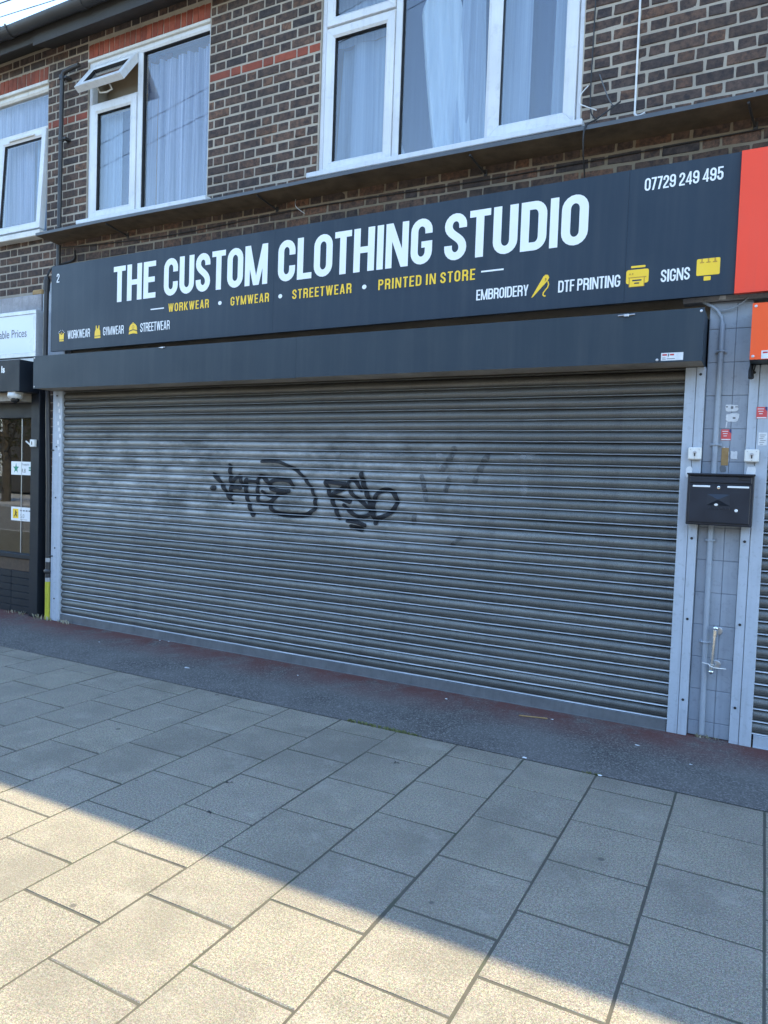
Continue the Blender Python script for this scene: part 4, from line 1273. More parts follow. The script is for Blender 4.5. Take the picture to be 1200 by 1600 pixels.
# ================================================================ PIER BETWEEN THE SHUTTERS
pier = thing('tiled_pier', 'narrow blue-grey painted pier of blocks between the two roller shutters', 'pier', (5.98, .06, 0))
m = MB(); m.box(5.86, 6.098, .024, .13, 0, 2.70); m.build('joint_backing', M['pier_joint'], pier)
zj = [0, .093] + [.093 + .2035*i for i in range(1, 14)]
rp = random.Random(21)
for za, zb in zip(zj[:-1], zj[1:]):
    if za > 2.68: break
    for xa, xb in ((5.861, 6.012), (6.012, 6.099)):
        m = MB(); m.box(xa+.0012, xb-.0012, .020 + rp.uniform(-.001,.001), .05, za+.0014, min(zb, 2.69)-.0014, .0025)
        m.build('tile', M['pier'], pier)
m = MB(); m.box(5.70, 6.42, .010, .12, 2.705, 2.80, .006); m.build('stone_cap', M['concrete'], pier)
m = MB(); m.add([(5.905,.009,2.712),(5.945,.009,2.712),(5.942,.009,2.765),(5.925,.009,2.79)], [(0,1,2,3)]); m.build('flaked_patch', M['paper'], pier)
def torn(x0, x1, z0, z1, y, parent, mt, seed, n=14):
    r_ = random.Random(seed)
    pts = []
    for i in range(n):
        a = 2*math.pi*i/n
        c, s_ = math.cos(a), math.sin(a)
        k = 1/max(abs(c), abs(s_))*r_.uniform(.78, 1.0)
        pts.append(((x0+x1)/2 + c*k*(x1-x0)/2, y, (z0+z1)/2 + s_*k*(z1-z0)/2))
    m = MB(); m.poly(pts); m.build('sticker', M[mt], parent)
YP = .0182
torn(5.970, 6.053, 2.029, 2.073, YP-.001, pier, 'paper', 4, 22)
torn(5.980, 6.057, 1.964, 2.020, YP-.001, pier, 'paper', 5, 18)
m = MB(); m.quad((5.982,YP-.0012,1.93),(5.988,YP-.0012,1.93),(5.992,YP-.0012,1.968),(5.986,YP-.0012,1.968)); m.build('sticker', M['paper'], pier)
for a, b, c, d in ((5.978,5.990,2.055,2.062),(6.006,6.020,2.046,2.062),(6.030,6.046,2.055,2.060),(6.02,6.035,1.985,1.995)):
    printed(a, b, c, d, YP-.0022, pier, 'print_grey')
def flyer(x0, x1, z0, z1, y, parent):
    m = MB(); m.box(x0, x1, y-.001, y, z0, z1); m.build('sticker', M['sticker_red'], parent)
    m = MB(); m.add([(x1-.012,y-.002,z1),(x1-.012,y-.002,z1-.014),(x1,y-.002,z1-.026),(x1,y-.002,z1)], [(0,1,2,3)]); m.build('sticker_corner', M['sticker_navy'], parent)
    printed(x0+.003, x1-.003, z0+.002, z0+.008, y-.002, parent, 'white_vinyl')
    for k in range(3): printed(x0+.006+k*.004, x1-.018-k*.003, z1-.014-k*.014, z1-.010-k*.014, y-.002, parent, 'white_vinyl')
flyer(5.960, 6.017, 1.854, 1.921, YP, pier)
torn(5.966, 6.012, 1.695, 1.816, YP-.001, pier, 'paper', 8, 20)
m = MB(); m.box(5.968, 6.008, YP-.003, YP-.0015, 1.700, 1.808, .001); m.build('bare_timber_patch', M['timber_raw'], pier)
torn(6.018, 6.060, 1.737, 1.790, YP-.001, pier, 'paper', 9, 16)
torn(5.962, 6.000, 1.655, 1.700, YP-.001, pier, 'print_grey', 10, 12)
gr2 = [c for c in side.children if c.name.startswith('guide_rail')][0]
flyer(6.148, 6.205, 1.981, 2.050, -.0335, gr2)
m = MB(); m.box(6.166, 6.212, -.0345, -.0335, 1.822, 1.898); m.build('sticker', M['paper'], gr2)
for k in range(6): printed(6.172+.004*(k%2), 6.205-.006*(k%3), 1.882-k*.011, 1.885-k*.011, -.0352, gr2, 'print_grey')
torn(6.110, 6.165, 1.62, 1.70, -.0342, gr2, 'paper', 12, 14)
gr1 = [c for c in main.children if c.name.startswith('guide_rail')][1]
torn(5.770, 5.815, 1.615, 1.690, -.0342, gr1, 'paper', 13, 12)
grL = [c for c in main.children if c.name.startswith('guide_rail')][0]
rl = random.Random(5)
for k in range(9):
    z = 2.17 - k*.062
    x = -.045 + (k % 3)*.014
    torn(x, x+.03, z-.024, z+.02, -.0342, grL, 'paper', 30+k, 10)

# conduit beside the shutter
cond = thing('conduit_pipe', 'thin grey-blue conduit running down the pier beside the letterbox', 'pipe', (5.94, 0, 0))
m = MB(); m.tube([(5.945,-.001,.02),(5.936,-.001,.8),(5.932,-.001,1.6),(5.934,-.001,2.2),(5.935,-.001,2.565)], .0165, 12); m.build('tube', M['pier'], cond, smooth=True)
m = MB(); m.tube([(5.935,-.001,2.55),(5.928,-.001,2.60),(5.905,.0,2.645),(5.875,.004,2.672),(5.83,.02,2.70),(5.79,.05,2.73)], .010, 10); m.build('cable', M['pier'], cond, smooth=True)
for z in (2.395, 1.825, 1.235, .60):
    x = 5.9345 + (.001 if z < 1 else 0)
    m = MB(); m.box(x-.034, x+.034, .006, .018, z-.010, z+.010, .003); m.tube([(x-.02,.012,z),(x-.019,-.012,z),(x,-.021,z),(x+.019,-.012,z),(x+.02,.012,z)], .006, 6)
    m.build('saddle_clip', M['pier'], cond)

# key switches
def key_switch(x0, x1, z0, z1, label):
    t = thing('key_switch', label, 'key switch', ((x0+x1)/2, -.04, z0), 'shutter key switches')
    m = MB(); m.box(x0, x1, -.068, -.034, z0, z1, .006); m.build('housing', M['dome_box'], t)
    cx, cz = (x0+x1)/2, (z0+z1)/2
    m = MB(); m.lathe_y(cx, cz+.006, [(.008,-.0725),(.0105,-.072),(.0105,-.067)], 14); m.build('lock_barrel', M['zinc'], t)
    m = MB(); m.box(cx-.0035, cx+.0035, -.0732, -.0672, cz-.017, cz+.004, .001); m.build('keyhole', M['gasket'], t)
    for dx, dz in ((-.024,.024),(.024,.024),(0,-.028)):
        m = MB(); m.lathe_y(cx+dx, cz+dz, [(.003,-.0692),(.003,-.066)], 8); m.build('screw', M['zinc'], t)
    return t
M['dome_box'] = paint('white_switch_plastic', (.74,.74,.70), (.66,.66,.62), .4, scale=20, grime=.15)
key_switch(5.785, 5.861, 1.729, 1.805, 'small white key switch on the main shutter rail, left of the two')
key_switch(6.098, 6.176, 1.720, 1.797, 'small white key switch on the next shutter rail, right of the two')

# letterbox
lb = thing('letterbox', 'black metal letterbox with an embossed envelope across the pier', 'letterbox', (5.978, -.08, 1.33))
X0, X1, Z0, Z1, YB, YFt = 5.796, 6.160, 1.333, 1.640, -.034, -.130
m = MB(); m.box(X0, X1, YFt+.012, YB, Z0, Z1, .004); m.build('case', M['letterbox'], lb)
m = MB(); m.box(X0-.004, X1+.004, YFt-.012, YB, Z1-.004, Z1+.006, .002); m.build('lid', M['letterbox'], lb)
m = MB(); m.box(X0+.012, X1-.012, YFt+.003, YFt+.014, Z1-.052, Z1-.010, .004); m.build('flap', M['letterbox'], lb)
m = MB(); m.box(X1-.085, X1-.025, YFt+.0005, YFt+.004, Z1-.032, Z1-.016, .002); m.build('badge', M['gasket'], lb)
m = MB(); m.box(X0+.014, X1-.016, YFt+.002, YFt+.014, Z0+.016, Z1-.062, .003)
door = m.build('door', M['letterbox'], lb)
for a, b in ((X0+.032, X0+.128), (X1-.142, X1-.026)):
    m = MB(); m.box(a, b, YFt-.002, YFt+.004, Z1-.078, Z1-.067, .0015); m.build('name_slot', M['white_vinyl'], door)
m = MB(); m.lathe_y(5.971, Z1-.078, [(.004,YFt-.006),(.009,YFt-.005),(.009,YFt+.004)], 14); m.build('lock', M['chrome'], door)
# embossed envelope: four shallow facets
cx, cz, w_, h_ = 5.972, 1.488, .062, .034
m = MB()
def ev(x, z, d): return (x, YFt+.002-d, z)
tl, tr_, bl, br, c0 = ev(cx-w_,cz+h_,.001), ev(cx+w_,cz+h_,.001), ev(cx-w_*1.05,cz-h_,.001), ev(cx+w_*1.05,cz-h_,.001), ev(cx,cz+.002,.018)
m.add([tl,tr_,c0],[(0,2,1)]); m.add([bl,br,c0],[(0,1,2)]); m.add([tl,bl,c0],[(0,1,2)]); m.add([tr_,br,c0],[(0,2,1)])
m.build('embossed_envelope', M['letterbox'], door)
m = MB()
for k in range(6):
    xx = cx-.052+k*.021
    m.box(xx, xx+.013, YFt-.0015, YFt+.003, cz-h_-.024, cz-h_-.010, .0015)
m.build('embossed_word', M['letterbox'], door)
for x, z, r_ in ((5.962, 1.462, .012), (6.072, 1.428, .0095)):
    m = MB(); m.sphere((x, YFt-.001, z), r_, 8, 5, 1, .35, 1); m.build('paint_blob', M['white_vinyl'], door)

# chrome door pull with a cable tie
dp = thing('door_pull', 'small chrome pull handle low on the blue-grey pier', 'handle', (5.99, -.02, .42))
m = MB(); m.tube([(5.992,-.045,.660),(5.984,-.045,.455)], .0115, 12); m.build('bar', M['chrome'], dp, smooth=True)
m = MB(); m.tube([(5.9935,-.045,.690),(5.9915,-.045,.648)], .0155, 12); m.tube([(5.985,-.045,.475),(5.983,-.045,.440)], .0155, 12); m.build('collar', M['chrome'], dp, smooth=True)
for x_, z_ in ((5.994,.700),(5.982,.428)):
    m = MB(); m.sphere((x_,-.045,z_), .0165, 12, 8); m.build('knob', M['chrome'], dp, smooth=True)
for z in (.676, .466):
    m = MB(); m.lathe_y(6.006, z, [(.022,.010),(.026,.013),(.026,.0195)], 18); m.lathe_y(6.0, z, [(.008,-.04),(.008,.012)], 10); m.build('rose', M['zinc'], dp, smooth=True)
m = MB(); m.tube([(5.928,-.030,.475),(5.966,-.050,.474),(5.974,-.060,.466),(5.990,-.064,.462),(6.006,-.058,.458),(6.062,-.020,.452)], .0032, 6)
tag(m.build('cable_tie', M['cable_white'], None), 'white cable tie looped round the chrome pull handle', 'cable tie')

# ================================================================ RED SIGN AT THE RIGHT
t = thing('red_sign', 'plain red shop sign panel meeting the charcoal sign at the right edge', 'sign', (7.6, -.08, 2.71))
m = MB(); m.add([(5.994,-.100,2.717),(9.5,-.100,2.735),(9.5,-.100,3.57),(5.994,-.100,3.548),(5.994,-.062,2.717),(9.5,-.062,2.735),(9.5,-.062,3.57),(5.994,-.062,3.548)],
                [(0,1,2,3),(7,6,5,4),(0,4,5,1),(1,5,6,2),(2,6,7,3),(3,7,4,0)]); m.build('panel', M['red_sign'], t)
m = MB(); m.box(6.1, 6.15, -.061, .12, 2.76, 3.50); m.box(7.6, 7.65, -.061, .12, 2.76, 3.50); m.build('batten', M['black_dark'], t)

# ================================================================ LEFT SIDE: pilaster, pipes, neighbouring shop
pl = thing('painted_pilaster', 'pale blue-grey pilaster strip at the left end of the charcoal sign', 'pilaster', (-.22, .06, 0))
m = MB(); m.box(-.372, -.03, .030, .12, 2.50, 3.30, .004); m.box(-.300, -.06, .028, .12, 3.30, 3.395, .004); m.build('strip', M['guide'], pl)
m = MB(); m.box(-.13, -.088, -.020, .13, 0, 2.62, .003); m.build('strip', M['guide'], pl)
br_ = MB()
m = MB(); m.box(-.318, -.13, .066, .12, 0, 2.5); bp = m.build('brick_return', M['mortar'], pl)
for k in range(30):
    for j in range(2):
        if k % 2: xa, xb = (-.316, -.235) if j == 0 else (-.225, -.134)
        else: xa, xb = (-.316, -.285) if j == 0 else (-.275, -.134)
        m = MB(); m.tint = (k*.37+j*.6) % 1; m.box(xa, xb, .058, .10, .02+k*.081, .02+k*.081+.069, .003); m.build('brick', M['brick'], bp)

vp = thing('vent_pipe', 'black iron pipe down the brick wall left of the middle window', 'pipe', (-.14, .03, 2.7))
m = MB(); m.tube([(.09,.045,5.470),(-.06,.040,5.455),(-.115,.036,5.440),(-.135,.034,5.40),(-.137,.034,5.3),(-.143,.034,4.6),(-.148,.034,3.93)], .021, 12)
m.build('tube', M['black_pipe'], vp, smooth=True)
m = MB(); m.tube([(-.150,.034,3.76),(-.155,.034,3.45)], .021, 12); m.build('tube', M['black_pipe'], vp, smooth=True)
for z in (4.80, 5.39):
    m = MB(); m.tube([(-.1405,.034,z-.022),(-.1405,.034,z+.022)], .028, 12); m.box(-.12, -.075, .03, .10, z-.012, z+.012, .003); m.build('holderbat', M['black_pipe'], vp)

gp = thing('gas_riser', 'black riser pipe with a bright yellow sleeve at its foot, left of the shutter', 'pipe', (-.19, 0, 0))
m = MB(); m.tube([(-.228,-.035,3.44),(-.236,-.035,3.0),(-.240,-.033,2.62),(-.200,-.028,2.3),(-.180,-.020,1.4),(-.170,-.018,.60)], .0245, 12); m.build('tube', M['black_pipe'], gp, smooth=True)
m = MB(); m.tube([(-.230,-.035,3.30),(-.228,-.035,3.40)], .034, 12, rs=[.030,.034]); m.sphere((-.226,-.035,3.41), .031, 10, 6); m.build('joint', M['black_pipe'], gp, smooth=True)
m = MB(); m.tube([(-.170,-.018,.625),(-.169,-.018,.585)], .026, 12); m.tube([(-.168,-.018,.425),(-.167,-.018,.385)], .027, 12); m.build('tape_band', M['silver_tape'], gp, smooth=True)
m = MB(); m.tube([(-.169,-.018,.585),(-.168,-.018,.43)], .028, 12); m.sphere((-.168,-.022,.490), .042, 10, 7, 1.1, .9, .75); m.tube([(-.13,-.03,.49),(-.205,-.03,.49)], .010, 8); m.build('valve', M['black_pipe'], gp, smooth=True)
m = MB(); m.tube([(-.167,-.018,.385),(-.165,-.018,0)], .028, 12); m.build('yellow_sleeve', M['gas_yellow'], gp, smooth=True)
for z in (1.715, .65):
    m = MB(); m.tube([(-.176,-.018,z),(-.10,-.026,z)], .007, 6); m.build('pipe_bracket', M['black_pipe'], gp)

# the neighbouring shop at the left edge
ns = thing('neighbour_shopfront', 'black painted shopfront with a big window at the left edge', 'shopfront', (-1.5, .1, 0))
m = MB(); m.box(-.448, -.318, -.030, .10, 0, 2.31, .004); m.build('pilaster', M['black_paint'], ns)
m = MB(); m.box(-3.4, -.448, .01, .12, .575, .625, .006); m.build('window_sill', M['black_paint'], ns)
m = MB(); m.box(-3.4, -.448, .035, .12, .44, .575, .004); m.build('stall_rail', M['brown_wood'], ns)
for k in range(6):
    for j in range(8):
        xa = -3.4 + j*.369
        m = MB(); m.box(xa+.002, xa+.367, .030, .12, k*.0735+.002, k*.0735+.0715, .003); m.build('tile', M['black_paint'], ns)
m = MB(); m.box(-3.4, -.448, .055, .061, .625, 2.06); m.build('pane', M['glass'], ns)
m = MB(); m.box(-3.4, -.448, .02, .10, 2.045, 2.20, .004); m.box(-3.4, -.448, .03, .12, 2.20, 2.31); m.build('head_rail', M['black_paint'], ns)
m = MB(); m.box(-3.4, -.31, .10, .13, 2.30, 2.64); m.box(-12, -3.4, .05, .13, 0, 2.64); m.build('backing', M['black_dark'], ns)
m = MB()
m.box(-3.4, -.45, 2.6, 2.65, 0, 2.5); m.box(-3.45, -3.4, .13, 2.65, 0, 2.5); m.box(-.45, -.40, .13, 2.65, 0, 2.5); m.box(-3.4, -.45, .13, 2.65, -.02, .02); m.box(-3.4, -.45, .13, 2.65, 2.5, 2.52)
m.build('shop_interior', M['shop_in'], ns) if 'shop_in' in M else m.build('shop_interior', M['brown_wood'], ns)
for x in (-.70, -1.15):
    m = MB(); m.box(x-.004, x+.004, .050, .0545, .63, 2.04); m.build('glazing_wire', M['alu'], ns)
def win_sticker(x0, x1, z0, z1):
    m = MB(); m.box(x0, x1, .0520, .0545, z0, z1); return m.build('window_sticker', M['white_vinyl'], ns)
s1 = win_sticker(-.868, -.500, 1.452, 1.592)
star = [( -.79 + (.050 if i % 2 == 0 else .020)*math.cos(R(90+36*i)), 1.520 + (.056 if i % 2 == 0 else .022)*math.sin(R(90+36*i))) for i in range(10)]
m = MB(); c0 = (-.79, .0512, 1.520)
for i in range(10): m.add([c0, (star[i][0], .0512, star[i][1]), (star[(i+1)%10][0], .0512, star[(i+1)%10][1])], [(0,1,2)])
m.build('star', M['print_green'], s1)
font_text('4.8', -.705, 1.478, .060, M['print_grey'], s1, .0512)
font_text('Trustpilot', -.700, 1.553, .030, M['print_grey'], s1, .0512)
for k in range(2): printed(-.585, -.505, 1.497+k*.024, 1.512+k*.024, .0512, s1, 'print_green')
s2 = win_sticker(-.862, -.500, .968, 1.112)
printed(-.835, -.742, .992, 1.092, .0514, s2, 'yellow_vinyl')
m = MB()
for a, b in (((-.79,1.075),(-.785,1.045)), ((-.785,1.045),(-.805,1.012)), ((-.785,1.045),(-.765,1.010)), ((-.787,1.06),(-.765,1.05))):
    d = (Vector(b)-Vector(a)).normalized(); nn = Vector((-d.y, d.x))*.006
    m.add([(a[0]-nn.x,.0508,a[1]-nn.y),(b[0]-nn.x,.0508,b[1]-nn.y),(b[0]+nn.x,.0508,b[1]+nn.y),(a[0]+nn.x,.0508,a[1]+nn.y)], [(0,1,2,3)])
m.build('walking_figure', M['gasket'], s2)
font_text('5.0', -.715, 1.000, .058, M['print_grey'], s2, .0512)
for k in range(4): printed(-.715+k*.045, -.685+k*.045, 1.070, 1.084, .0512, s2, 'print_grey')
printed(-.715, -.60, .980, .984, .0512, s2, 'print_grey')

nk = thing('window_switch', 'small white switch on the black pilaster of the left shop', 'switch', (-.385, -.05, 1.745))
m = MB(); m.box(-.424, -.352, -.062, -.030, 1.744, 1.818, .005); m.build('housing', M['dome_box'], nk)
m = MB(); m.box(-.393, -.383, -.0645, -.0615, 1.765, 1.798, .001); m.build('keyhole', M['gasket'], nk)
m = MB(); m.tube([(-.424,-.045,1.76),(-.50,-.045,1.80)], .008, 6); m.build('lever', M['dome_box'], nk)

bx = thing('black_shutter_box', 'black shutter box with white lettering over the left shop window', 'shutter box', (-1.8, -.12, 2.28))
m = MB(); m.box(-3.4, -.330, -.250, .02, 2.282, 2.594, .004); m.build('case', M['black_paint'], bx)
font_text('ls', -.555, 2.472, .092, M['white_vinyl'], bx, -.2515, thick=.003, right=True)
m = MB(); m.box(-3.4, -.45, -.16, .0, 2.20, 2.281); m.build('shutter_roll', M['hood_under'], bx)

dc = thing('dome_camera', 'white dome security camera under the black shutter box', 'camera', (-.46, -.18, 2.2))
m = MB(); m.add([(-.53,-.235,2.282),(-.42,-.235,2.282),(-.42,-.14,2.282),(-.53,-.14,2.282),(-.53,-.235,2.262),(-.42,-.235,2.262),(-.42,-.14,2.262),(-.53,-.14,2.262)],
                [(0,3,2,1),(4,5,6,7),(0,1,5,4),(1,2,6,5),(2,3,7,6),(3,0,4,7)]); m.build('bracket', M['dome'], dc)
m = MB(); m.sphere((-.475,-.190,2.245), .072, 14, 9, 1, 1, .62); m.build('housing', M['dome'], dc, smooth=True)
m = MB(); m.sphere((-.462,-.200,2.212), .043, 12, 8, 1, 1, .95); m.build('smoked_dome', M['smoke_dome'], dc, smooth=True)

lx = thing('lightbox_sign', 'white lightbox sign reading Prices in grey letters at the left edge', 'sign', (-1.8, -.02, 2.66))
m = MB(); m.box(-3.4, -.408, -.0475, .03, 2.690, 3.090); m.build('face', M['lightbox'], lx)
m = MB()
m.box(-3.4, -.360, -.055, .03, 3.085, 3.125, .003); m.box(-3.4, -.360, -.055, .03, 2.655, 2.700, .003); m.box(-.405, -.360, -.0545, .03, 2.700, 3.085, .003)
m.build('frame', M['alu'], lx)
font_text('Reasonable Prices', -.510, 2.862, .118, M['letter_grey'], lx, -.0490, xscale=.86, right=True)
m = MB(); m.box(-3.4, -.33, -.06, .10, 2.595, 2.640, .004); m.build('drip_ledge', M['pvc_old'], lx)

ln = thing('concrete_lintel', 'grey concrete lintel above the white lightbox sign', 'lintel', (-1.9, .07, 3.125))
m = MB(); m.box(-3.4, -.385, .020, .13, 3.128, 3.300, .008); m.build('beam', M['concrete'], ln)
m = MB(); m.box(-.585, -.425, .060, .12, 3.305, 3.365, .012)
tag(m.build('loose_brick', M['timber_raw'], None), 'broken tan brick end sitting on the concrete lintel', 'brick')

# ---------------------------------------------------------------- cables
def cable(name, pts, r, mt, label, n=8, sm=5):
    P = [Vector(p) for p in pts]
    Q = [P[0]] + P + [P[-1]]
    out = []
    for i in range(1, len(Q)-2):
        for k in range(sm):
            t = k/sm
            out.append(.5*((2*Q[i]) + (-Q[i-1]+Q[i+1])*t + (2*Q[i-1]-5*Q[i]+4*Q[i+1]-Q[i+2])*t*t + (-Q[i-1]+3*Q[i]-3*Q[i+1]+Q[i+2])*t**3))
    out.append(P[-1])
    m = MB(); m.tube(out, r, n)
    return tag(m.build(name, M[mt], None, smooth=True), label, 'cable')
cable('white_cable', [(5.338,.088,5.6),(5.338,.088,4.69),(5.338,.088,4.05),(5.340,.085,3.975),(5.365,.080,3.955),(5.405,.076,3.965)], .0065, 'cable_white', 'thin white cable hanging down the bricks right of the big window')
cable('black_cable', [(5.06,.08,5.5),(5.05,.088,4.6),(5.05,.08,4.10),(5.09,.05,3.98),(5.12,-.02,3.92)], .0045, 'cable_black', 'thin black cable down the edge of the big window', sm=6)
cable('black_cable', [(5.25,.06,4.06),(5.17,.02,3.99),(5.12,-.05,3.92),(5.08,-.16,3.83),(5.07,-.14,3.70),(5.06,-.03,3.58),(5.055,-.02,3.50)], .0055, 'cable_black', 'thin black cable looping over the ledge down to the charcoal sign')
cable('white_cable', [(5.03,.085,4.22),(4.99,.06,4.16),(4.985,.05,4.10),(5.03,.03,4.06),(5.10,.05,4.03)], .0035, 'cable_white', 'short white cable curled at the lower right corner of the big window')
cable('grey_cable', [(5.10,.09,4.28),(5.13,.08,4.20),(5.17,.07,4.10),(5.20,.07,4.05)], .004, 'letter_grey', 'short grey cable on the bricks between the big window and the white cable')
cable('black_cable', [(-.226,-.035,3.44),(-.205,.0,3.53),(-.13,.06,3.58),(-.05,.085,3.60),(.02,.088,3.63),(.05,.06,3.70)], .010, 'cable_black', 'black cable arching from the riser pipe behind the left end of the sign')
cable('brick_wire', [(-.25,.09,3.76),(1.2,.091,3.70),(2.8,.091,3.735),(4.4,.091,3.715),(6.1,.091,3.74)], .004, 'cable_black', 'thin dark wire clipped along the bricks below the ledge', sm=4)
cable('loose_wire', [(2.70,.05,3.80),(2.74,.0,3.72),(2.80,.04,3.67)], .003, 'alu', 'fine pale loose wire dangling beneath the ledge under the big window')
cable('pier_cable', [(5.90,.005,2.65),(5.96,-.002,2.645),(6.02,.0,2.67),(6.07,.0,2.71)], .004, 'pier', 'thin cable sagging across the top of the pier')
cable('overhead_wire', [(-34, 8, 15.1), (-12.97, 8, 13.80), (-10.63, 8, 13.65), (8, 8, 12.5)], .011, 'cable_black', 'lower and longer overhead wire crossing the sky at the top left', sm=8)
cable('overhead_wire', [(-34, 8, 14.9), (-12.97, 8, 14.16), (-12.43, 8, 14.13), (8, 8, 13.1)], .011, 'cable_black', 'upper overhead wire clipping the very top left corner of the sky', sm=8)
cable('overhead_wire', [(-20, -6.0, 6.2), (-9.4, -6.0, 8.1), (-4.7, -6.0, 9.0), (9, -6.0, 11.7)], .006, 'cable_black', 'upper of two overhead wires reflected in the middle upstairs window', sm=8)
cable('overhead_wire', [(-20, -6.0, 5.6), (-9.4, -6.0, 7.6), (-4.7, -6.0, 8.5), (9, -6.0, 11.2)], .006, 'cable_black', 'lower of two overhead wires reflected in the middle upstairs window', sm=8)
# ---------------------------------------------------------------- small stuff on the ground
def weeds(name, spots, label, n, hgt):
    r_ = random.Random(name.__hash__() & 0xff)
    m = MB()
    r_ = random.Random(len(spots)*7 + n)
    for (x, y, rad, sc) in spots:
        for i in range(n):
            a = r_.uniform(0, 6.28); d = r_.uniform(0, rad)
            bx_, by_ = x + d*math.cos(a)*1.6, y + d*math.sin(a)*.6
            h = hgt*sc*r_.uniform(.4, 1.1); w = .0035*r_.uniform(.6, 1.6)*sc
            ta = r_.uniform(0, 6.28); lean = h*r_.uniform(.2, .8)
            m.tint = r_.random()
            tx, ty = bx_ + lean*math.cos(ta), by_ + lean*math.sin(ta)
            px_, py_ = -math.sin(ta)*w, math.cos(ta)*w
            m.add([(bx_-px_, by_-py_, -.004), (bx_+px_, by_+py_, -.004), ((bx_+tx)/2+px_*1.2, (by_+ty)/2+py_*1.2, h*.7), (tx, ty, h), ((bx_+tx)/2-px_*1.2, (by_+ty)/2-py_*1.2, h*.7)], [(0,1,2,3,4)])
    return tag(m.build(name, M['weed' if name == 'grass' else 'dry_weed'], None), label, 'weeds', kind='stuff')
weeds('grass', [(3.98+.05*i, -.976, .03, .6) for i in range(8)] + [(4.28+.05*i, -.977, .025, .45) for i in range(4)] + [(5.45, -.977, .02, .4), (5.50, -.977, .02, .4)], 'short green grass growing along the edge of the asphalt', 24, .030)
weeds('weeds', [(-.12,-.045,.035,1.0), (-.23,-.05,.05,1.1), (-.30,-.05,.05,1.0), (-.60,-.02,.08,.9), (-.72,-.02,.08,.9), (.12,-.05,.05,1.0), (.19,-.05,.05,.9), (.05,-.04,.03,.7), (5.93,-.02,.02,.6), (5.98,-.01,.03,.5), (6.03,-.01,.02,.4)], 'small dry weeds at the foot of the shopfronts', 11, .040)
rs_ = random.Random(77)
for (x, y, s_) in ((2.27,-.62,.024), (1.05,-.42,.012), (5.10,-.965,.018), (5.52,-.985,.012), (5.06,-.22,.012), (4.3,-.20,.010), (1.42,-.06,.010), (1.52,-.05,.010), (5.62,-.40,.016), (3.1,-.30,.008), (5.93,-.55,.012)):
    m = MB()
    n = 6
    pts = [(x + s_*rs_.uniform(.5,1)*math.cos(2*math.pi*i/n)*1.3, y + s_*rs_.uniform(.5,1)*math.sin(2*math.pi*i/n)*.8, .004 + rs_.uniform(0,.004)) for i in range(n)]
    c_ = (x, y, .009)
    for i in range(n): m.add([c_, pts[i], pts[(i+1) % n]], [(0,1,2)])
    tag(m.build('paper_scrap', M['paper'], None), 'tiny white scrap of litter on the dark asphalt', 'litter', 'white scraps of litter')
m = MB(); m.tube([(4.85,-.262,.006),(5.03,-.222,.007)], .004, 6)
tag(m.build('drinking_straw', M['timber_raw'], None), 'thin tan straw lying on the asphalt before the shutter', 'litter')
for (x, y) in ((4.07,-2.39), (3.93,-2.1), (4.52,-1.42)):
    m = MB()
    for k in range(3):
        a = rs_.uniform(0, 6.28)
        m.add([(x,y,.002),(x+.012*math.cos(a)-.004*math.sin(a),y+.012*math.sin(a)+.004*math.cos(a),.006),(x+.022*math.cos(a),y+.022*math.sin(a),.004),(x+.012*math.cos(a)+.004*math.sin(a),y+.012*math.sin(a)-.004*math.cos(a),.006)], [(0,1,2,3)])
    tag(m.build('dead_leaf', M['gasket'], None), 'small dark dead leaf on the grey paving slabs', 'leaf', 'dead leaves on the paving')

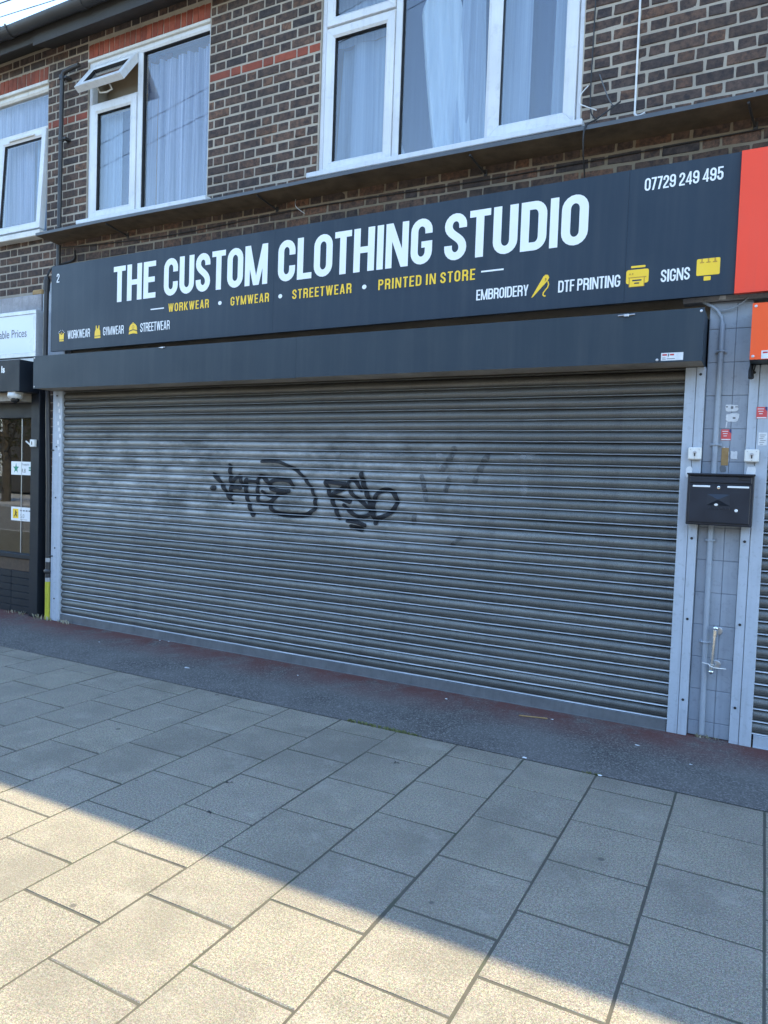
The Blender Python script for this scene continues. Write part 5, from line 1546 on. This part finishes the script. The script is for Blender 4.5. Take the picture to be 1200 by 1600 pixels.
# ================================================================ ACROSS THE STREET (seen only in the left shop's window)
opp = thing('opposite_house', 'brick house across the street reflected in the left shop window', 'building', (-2, -24, 0))
m = MB(); m.box(-40, 40, -30, -24, -.02, 6.2); m.build('wall', M['opp_brick'] if 'opp_brick' in M else M['red_brick'], opp)
m = MB(); m.add([(-40,-23.6,6.2),(40,-23.6,6.2),(40,-27,8.6),(-40,-27,8.6),(-40,-30.4,6.2),(40,-30.4,6.2)], [(0,1,2,3),(3,2,5,4),(0,3,4),(1,5,2)]); m.build('roof', M['roof'], opp)
for i in range(16):
    for z in (.9, 3.7):
        x = -38 + i*5
        wd = MB(); side_frame(wd, x, x+1.8, z, z+1.5, .08, 23.93, 24.02)
        wd.v = [(a, -b, c) for a, b, c in wd.v]
        f_ = wd.build('window', M['pvc'], opp)
        wd = MB(); wd.box(x+.08, x+1.72, -23.99, -23.98, z+.08, z+1.42); wd.build('pane', M['smoke_dome'], f_)
def tree(x, y, h, label, seed):
    r_ = random.Random(seed)
    t = thing('street_tree', label, 'tree', (x, y, 0), 'trees across the street')
    m = MB(); m.tube([(x,y,-.1),(x+.05,y,h*.25),(x-.05,y+.05,h*.5),(x,y,h*.8)], .16, 8, rs=[.2,.16,.11,.04])
    for k in range(7):
        a = r_.uniform(0,6.28); z = h*r_.uniform(.3,.6)
        m.tube([(x,y,z),(x+.9*math.cos(a),y+.9*math.sin(a),z+.7),(x+1.5*math.cos(a),y+1.5*math.sin(a),z+1.5)], .05, 6, rs=[.07,.045,.02])
    m.build('trunk', M['bark'], t)
    m = MB()
    cl = [(x + r_.gauss(0,1.0), y + r_.gauss(0,1.0), h*.62 + r_.gauss(0,h*.15), r_.uniform(.4,.9)) for _ in range(34)]
    for cx_, cy_, cz_, cr in cl:
        for i in range(70):
            d = Vector((r_.gauss(0,1), r_.gauss(0,1), r_.gauss(0,1))).normalized()*cr*r_.uniform(.5,1)
            p_ = Vector((cx_,cy_,cz_)) + d
            u_ = Vector((r_.gauss(0,1), r_.gauss(0,1), r_.gauss(0,1))).normalized()
            v_ = u_.orthogonal().normalized()
            s_ = r_.uniform(.06,.12); m.tint = r_.random()
            m.add([p_-u_*s_, p_+v_*s_*.5, p_+u_*s_, p_-v_*s_*.5], [(0,1,2,3)])
    m.build('crown', M['foliage'], t)
tree(-19.0, -14.8, 6.0, 'nearer leafy street tree reflected in the left shop window', 1)
tree(-23.5, -15.5, 6.5, 'farther leafy street tree reflected in the left shop window', 2)
tree(-28.0, -15.0, 5.5, 'third leafy street tree, farthest left across the street, reflected in the left shop window', 3)
